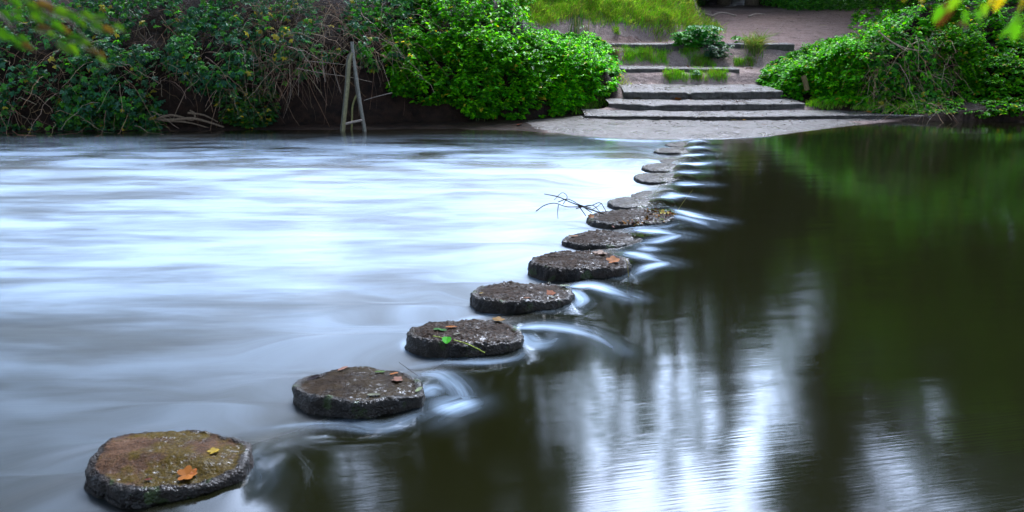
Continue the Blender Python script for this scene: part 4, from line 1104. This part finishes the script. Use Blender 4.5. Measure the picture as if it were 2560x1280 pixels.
fallen('small russet leaf on the pebbly fourth stone', 1377, 729, .15, .045, (.45, .12, .03), 1.2, True, (.3, .2))
fallen('pale leaf below the russet one on the fourth stone', 1380, 738, .145, .03, (.3, .33, .25), 0)
fallen('white-green leaf at the back right of the fourth stone', 1412, 713, .145, .05, (.35, .42, .28), -.2)
fallen('yellow leaf scrap at the left of the fourth stone', 1203, 726, .145, .02, YE_, .5)
fallen('russet leaf on the front rim of the fourth stone', 1317, 745, .14, .035, (.32, .11, .04), .2)
fallen('orange maple leaf on the gravelly stone', 1533, 648, .165, .075, OR, .3, True, (.1, .2))
fallen('pink-beige leaf at the back of the gravelly stone', 1500, 630, .165, .08, (.50, .32, .24), .1, True)
fallen('flat orange-brown leaf at the left of the low wet stone', 1436, 586, .092, .07, (.42, .20, .10), .05)
LH = [('yellow leaf on top of the leaf heap', 1656, 524, .11, .055, (.65, .50, .02)), ('small yellow leaf at the top of the leaf heap', 1671, 521, .13, .035, (.75, .55, .03)),
      ('orange leaf at the right of the leaf heap', 1680, 524, .12, .05, (.75, .32, .02)), ('brown leaf at the left of the leaf heap', 1628, 530, .10, .05, (.22, .07, .02)),
      ('dark brown leaf low in the leaf heap', 1650, 537, .09, .05, (.10, .035, .02)), ('red-brown leaf at the right rim of the leaf heap', 1672, 534, .10, .05, (.20, .06, .03)),
      ('orange leaf at the front rim of the leaf-heaped stone', 1560, 556, .08, .05, (.55, .22, .02)), ('green leaf at the front rim of the leaf-heaped stone', 1617, 557, .075, .045, (.20, .33, .02)),
      ('brown leaf at the front rim between the orange and the green one', 1584, 556, .08, .05, (.20, .06, .04)), ('olive leaf at the right front rim of the leaf-heaped stone', 1655, 550, .08, .04, (.16, .20, .03)),
      ('orange-brown leaf at the left tip of the leaf-heaped stone', 1478, 540, .09, .045, (.40, .14, .02)), ('pale pink leaf floating at the front of the leaf-heaped stone', 1532, 567, .045, .05, (.40, .18, .14))]
for i, (l, x, y, z, s, c) in enumerate(LH):
    fallen(l, x, y, z, s, c, i * 1.3, i % 2 == 0, (.2 * math.sin(i * 2), .45))
ST = [('bright yellow leaf at the foot of the lowest step', 1834, 299, .09, .10, (.62, .48, .06)), ('orange-yellow leaf right of the yellow one at the lowest step', 1861, 300, .09, .08, (.70, .36, .05)),
      ('orange leaf on the second step tread', 1845, 254, zB + .02, .11, (.60, .25, .04)), ('rust leaf near the foot of the third step', 1695, 249, zB + .03, .12, (.35, .12, .05)),
      ('pale beige leaf at the left of the second tread', 1592, 247, zB + .03, .13, (.45, .34, .28)), ('orange leaf at the right end of the second step', 2016, 269, zA + .03, .13, (.60, .22, .04)),
      ('brown leaf pile scrap under the right nettle mound', 1922, 244, zB + .05, .11, (.45, .16, .05)), ('orange leaf at the water edge right of the steps', 2180, 280, zA + .03, .14, (.62, .28, .03)),
      ('small orange leaf at the foot of the grassy riser', 1706, 200, zC + .2, .09, (.60, .26, .04)), ('rust leaf on the edge of the grassy step', 1722, 168, zD + .04, .10, (.50, .16, .06)),
      ('pale leaf on the muddy slope right of the steps', 1873, 171, zD + .05, .10, (.55, .35, .26)), ('white pebble-like leaf under the top step grass', 1572, 155, zD + .06, .09, (.6, .5, .45)),
      ('red leaf at the left shore by the nettles', 1298, 311, .07, .10, (.45, .10, .04)), ('pale leaf lying on the earth path', 2056, 64, 2.35, .14, (.55, .38, .28))]
for i, (l, x, y, z, s, c) in enumerate(ST):
    fallen(l, x, y, z, s, c, i * .9, i % 3 == 0, (0, .35))
# crumbled leaves and bits caught along the rim of the seventh stone
q_ = np.concatenate([np.stack([rng.uniform(1612, 1690, 90), rng.uniform(520, 545, 90)], 1), np.stack([rng.uniform(1545, 1670, 60), 0 * np.arange(60) + 553 + rng.normal(0, 3, 60)], 1)])
P_ = np.array([rest(at(x, y, .10)) for x, y in q_]); P_[:, 2] += rng.uniform(.0, .05, len(P_)) * (q_[:, 0] > 1600)
az_ = rng.uniform(0, 6.28, len(P_)); G = Geo()
G.leaves(P_, np.stack([np.cos(az_), np.sin(az_), rng.uniform(-.3, .6, len(P_))], -1), rng.normal(0, .6, (len(P_), 3)) + [0, -.3, .8], rng.uniform(.02, .05, len(P_)), rng.uniform(.012, .03, len(P_)),
         pick(np.array([[.03, .012, .006], [.08, .025, .010], [.16, .07, .01], [.03, .05, .008], [.015, .008, .005]]), len(P_)))
tag(G.build('leaf_debris', M_fall), 'dark clotted leaf debris caught around the rim of the leaf-heaped stone', 'leaf debris', kind='stuff')
# the long-stalked green leaf on the third stone
e = empty('stalked_leaf', tuple(at(1115, 850, .16))); tag(e, 'round toothed green leaf on a long yellow-green stalk lying over the third stone', 'leaf')
P0 = at(1135, 850, .175); P1 = at(1212, 882, .12)
G = Geo(); Q = np.linspace(P0, P1, 8); Q[:, 2] += .012 * np.sin(np.linspace(0, 3.14, 8)); G.tubes(Q[None], .0035, np.array([[.22, .28, .02]]), 6)
Q = np.linspace(at(1082, 840, .165), at(1125, 848, .17), 6); G.tubes(Q[None], .004, np.array([[.20, .26, .02]]), 6); G.build('stalk', M_stem, e, True)
a = np.linspace(0, 2 * math.pi, 48, endpoint=False); r = .034 * (1 + .06 * np.cos(a * 24)); pc = at(1117, 850, .178)
V = []
for f in (.02, .5, 1):
    V.append(pc + np.stack([np.cos(a) * r * f, -.006 + np.sin(a) * r * f * .8, .012 * f * np.abs(np.cos(a)) + .9 * np.sin(a) * r * f * .5], -1))
mesh_obj('leaf_blade', np.array(V).reshape(-1, 3), [grid_faces(3, 48, True)], M_fall, e, {'tint': ('FLOAT_COLOR', np.tile([.03, .22, .01], (144, 1)))}, True)

# ------------------------------------------------------------------ trees beyond the bank, and shade trees added behind the camera
def make_tree(seed, h, cw, cbase, nl, cols, leaf=.22, sparse=1.0):
    r_ = np.random.default_rng(seed)
    e = empty('tree'); T = Geo(); C = Geo()
    K = 12; t = np.linspace(0, 1, K); tr = np.stack([r_.normal(0, .05 * h * .3) * t**2 + .01 * h * np.sin(t * 5), r_.normal(0, .01 * h) * t, t * h * .92], -1); tr[0, 2] = -1.2
    tc_ = np.array([[.10, .075, .05]])
    T.tubes(tr[None], np.linspace(h * .016, h * .003, K)[None], tc_, 8)
    tips = []
    nlim = 16
    for i in range(nlim):
        f = cbase + (.97 - cbase) * (i + .5) / nlim; b = np.array([np.interp(f, t, tr[:, k]) for k in range(3)])
        az = r_.uniform(0, 6.28); wid = cw * math.sin(math.pi * min(1, max(.12, (f - cbase) / (1 - cbase) * .8 + .2))) ** .7 * r_.uniform(.6, 1.1)
        tip = b + np.array([math.cos(az) * wid, math.sin(az) * wid, wid * r_.uniform(.15, .6)])
        s = np.linspace(0, 1, 7)[:, None]; L0 = b + (tip - b) * s + np.array([0, 0, .12 * wid]) * np.sin(s * 3.14) + r_.normal(0, .03 * wid, (7, 3)) * s
        T.tubes(L0[None], np.linspace(h * .0055, h * .0012, 7)[None], tc_, 5)
        for j in range(5):
            g = r_.uniform(.3, 1); b2 = b + (tip - b) * g + np.array([0, 0, .12 * wid * math.sin(g * 3.14)])
            t2 = b2 + r_.normal(0, .32 * wid, 3) + [0, 0, .1 * wid]
            L1 = b2 + (t2 - b2) * np.linspace(0, 1, 4)[:, None]; T.tubes(L1[None], np.linspace(h * .002, h * .0006, 4)[None], tc_, 4)
            tips += [t2, (t2 + b2) / 2]
    tips = np.array(tips); n = nl
    k = r_.integers(0, len(tips), n); P = tips[k] + r_.normal(0, cw * .13 * sparse, (n, 3)) * [1, 1, .7]
    az = r_.uniform(0, 6.28, n); D = np.stack([np.cos(az), np.sin(az), r_.uniform(-.8, .2, n)], -1)
    cc = np.array(cols)[r_.integers(0, len(cols), n)] * r_.uniform(.6, 1.3, (n, 1)) * r_.uniform(.75, 1.25, (len(tips), 1))[k]
    C.leaves(P, D, r_.normal(0, .6, (n, 3)) + [0, 0, 1], leaf * r_.uniform(.6, 1.3, n), leaf * .6, cc)
    T.build('trunk', M_bark, e); C.build('crown', M_treeleaf, e)
    return e
def copy_tree(o):
    c = o.copy(); col.objects.link(c)
    for ch in o.children:
        d = ch.copy(); col.objects.link(d); d.parent = c
    return c
DK = [[.025, .075, .02], [.035, .10, .02], [.05, .11, .02]]; LG = [[.16, .46, .015], [.26, .52, .015], [.08, .30, .015]]
kinds = {'tall': make_tree(1, 20, 4.2, .28, 9000, DK, .34), 'wide': make_tree(2, 12, 3.6, .15, 8000, DK, .30), 'green': make_tree(3, 8, 2.8, .12, 8000, LG, .24),
         'thin': make_tree(4, 23, 1.9, .34, 1500, DK, .26, 1.2), 'shrub': make_tree(5, 5, 2.6, .05, 7000, DK, .22)}
near_lbl = 'unseen tall tree added behind the camera to shade the river and far bank'
for i, (x, y, s) in enumerate([(-22, -7, 1), (-14, -9, 1.05), (-7.5, -7, .9), (-1, -8, 1), (5.5, -7, .95), (12, -8, 1.05), (19, -6, 1), (27, -4, 1)]):  # out of view, added to block light on the bank and stones
    o = copy_tree(kinds['tall']); o.location = (x, y, .8); o.scale = (s, s, s); o.rotation_euler = (0, 0, i * 1.7)
    tag(o, near_lbl, 'tree', 'unseen trees added behind the camera for shade')
TREES = {
 'tall': ('tall dark woodland tree behind the banks, mirrored in the river', [(-2.2, 36, 1.25), (-9.5, 41, 1.5), (-18, 43, 1.4), (-4.4, 39, 1.3), (-30, 46, 1.5), (-38, 50, 1.5), (-6, 43, 1.4), (-13.5, 45, 1.3), (-24, 47, 1.3), (1.2, 46, 1.75), (.2, 40, 1.35), (17.6, 40, 1.55), (17.2, 36, 1.2), (18.6, 33, .72), (22.2, 34, .85), (27, 36, 1.05), (31, 42, 1.1), (37, 46, 1.2), (-30, 42, .7), (-19, 46, .65)]),
 'wide': ('broad dark tree closing the view behind the path', [(4, 50, 1.4), (8, 52, 1.55), (11.2, 51, 1.35), (13.8, 50, 1.5), (17, 53, 1.55), (22, 52, 1.1), (27, 55, 1.2), (-3, 50, 1), (-8, 44, .7), (-13, 44, .75), (-24, 44, .8), (10, 58, 1.3), (15, 60, 1.3), (6, 60, 1.2), (20, 47.5, .8), (2, 47, .75), (6.3, 46.5, .6), (10, 47, .6), (14, 46.8, .7), (14.8, 43.5, .95), (21, 44, 1), (25, 46, 1.1), (30, 50, 1.2), (3.2, 43, .7), (35, 44, 1.2)]),
 'green': ('bright green tree standing above the right bank', [(16.5, 30.5, 1.2), (19.5, 30, 1.25), (23, 30.5, 1.3), (27, 30, 1.3), (16.6, 36, 1.1)]),
 'thin': ('slender sparse tree standing in the gap above the path', [(6.3, 42, 1.0), (8.6, 45, .95), (10.9, 43, 1.0), (7.5, 43, .9), (12.2, 42.5, 1.05), (9.6, 43.5, 1.1), (13.4, 44.5, 1.0), (20.6, 45, 1.0)]),
 'shrub': ('dark dense shrub at the foot of the wood behind the banks', [(-15, 25, .55), (-11.5, 25.5, .6), (-8, 25, .5), (-4.8, 25.2, .6), (-1.8, 25.8, .5), (9.3, 42, .45), (18, 41.5, .5), (14.6, 41, .35), (4.5, 47, 1.7), (7.5, 48, 1.8), (10.2, 48, 1.8), (13, 48, 1.9), (16, 46, 1.8), (14.4, 44.5, 2.1), (18.5, 45, 1.8), (12, 52, 2.3), (21, 35, 1.9), (24, 36, 2.0)]),
}
for kd, (lbl, spots) in TREES.items():
    for i, (x, y, s) in enumerate(spots):
        o = kinds[kd] if i == 0 else copy_tree(kinds[kd])
        o.name = {'shrub': 'shrub'}.get(kd, 'tree')
        o.location = (x, y, float(ground(x, y)) - .1); o.scale = (s, s, s) if kd == 'shrub' else (min(s, 1.1), min(s, 1.1), s); o.rotation_euler = (0, 0, i * 2.1 + x)
        tag(o, lbl, {'shrub': 'shrub'}.get(kd, 'tree'), lbl.split(',')[0].replace('tree', 'trees', 1).replace('shrub', 'shrubs', 1))

# ------------------------------------------------------------------ leafy branches that hang into the frame close to the camera
def near_branch(name, label, Yd, twigs, leaves, cols):
    P0 = atY(twigs[0][0][0], twigs[0][0][1], Yd)
    e = empty(name, tuple(P0)); tag(e, label, 'branch', 'leafy branches overhanging the camera')
    S = Geo()
    for pts in twigs:
        P = np.array([atY(x, y, Yd + (.02 * i)) for i, (x, y) in enumerate(pts)]); tt = np.linspace(0, len(P) - 1, 12)
        Q = np.stack([np.interp(tt, np.arange(len(P)), P[:, k]) for k in range(3)], -1); S.tubes(Q[None], np.linspace(.002, .0008, 12)[None], np.array([[.10, .06, .04]]), 6)
    S.build('twig', M_stem, e, True)
    G = Geo()
    for (x, y, px, ang, c) in leaves:
        d = Yd + rng.uniform(-.06, .06); P = atY(x, y, d)[None]; L_ = px / FPX * d
        D = np.array([[math.cos(R(ang)), .25, -math.sin(R(ang))]]); N = np.array([[rng.normal(0, .2), -.8, .5 + rng.normal(0, .2)]])
        G.leaves(P, D, N, L_, L_ * .55, np.array([cols[c]]) * rng.uniform(.8, 1.2), .15, .2)
    G.build('leaves', M_leaf, e)
cl_ = [(.022, .07, .005), (.04, .09, .006), (.09, .08, .008), (.05, .03, .012)]
lv = []
for (x0, y0, x1, y1, k) in [(-30, -30, 150, 60, 9), (-20, 60, 60, 110, 6), (90, 10, 250, 60, 11), (60, 70, 180, 110, 6), (150, 90, 265, 150, 8), (-40, 20, 80, 40, 5), (200, 30, 290, 60, 3)]:
    for i in range(k):
        f = (i + .5) / k; lv.append((x0 + (x1 - x0) * f + rng.uniform(-12, 12), y0 + (y1 - y0) * f + rng.uniform(-12, 12), rng.uniform(26, 44), rng.uniform(0, 60), int(rng.choice([0, 0, 0, 1, 1, 3], 1)[0])))
near_branch('overhanging_branch', 'blurred yellow-green leafy branch hanging into the upper left corner', .95,
            [[(-80, -120), (60, -20), (180, 60), (250, 135)], [(20, -60), (120, 10), (260, 50)], [(-60, -20), (20, 60), (60, 110)]], lv, cl_)
near_branch('overhanging_branch', 'blurred branch with yellow and green leaves hanging into the upper right corner', .8,
            [[(2640, -160), (2560, -40), (2545, 60)], [(2600, -140), (2480, -40), (2360, 20)], [(2500, -120), (2380, -60), (2245, -15)]],
            [(2545, 25, 75, 100, 0), (2530, 55, 60, 60, 0), (2575, 40, 60, 80, 1), (2500, -25, 55, 80, 2), (2470, -20, 45, 60, 2), (2350, 10, 50, 90, 0), (2370, 0, 70, 95, 3), (2390, 60, 50, 10, 3),
             (2405, 25, 50, 60, 0), (2240, -15, 40, 20, 2), (2300, -30, 40, 60, 2), (2430, 30, 50, 30, 0), (2555, -20, 50, 70, 2), (2395, -20, 50, 100, 1), (2450, 10, 45, 45, 1)], [(.04, .13, .008), (.08, .16, .01), (.24, .17, .01), (.04, .015, .01)])
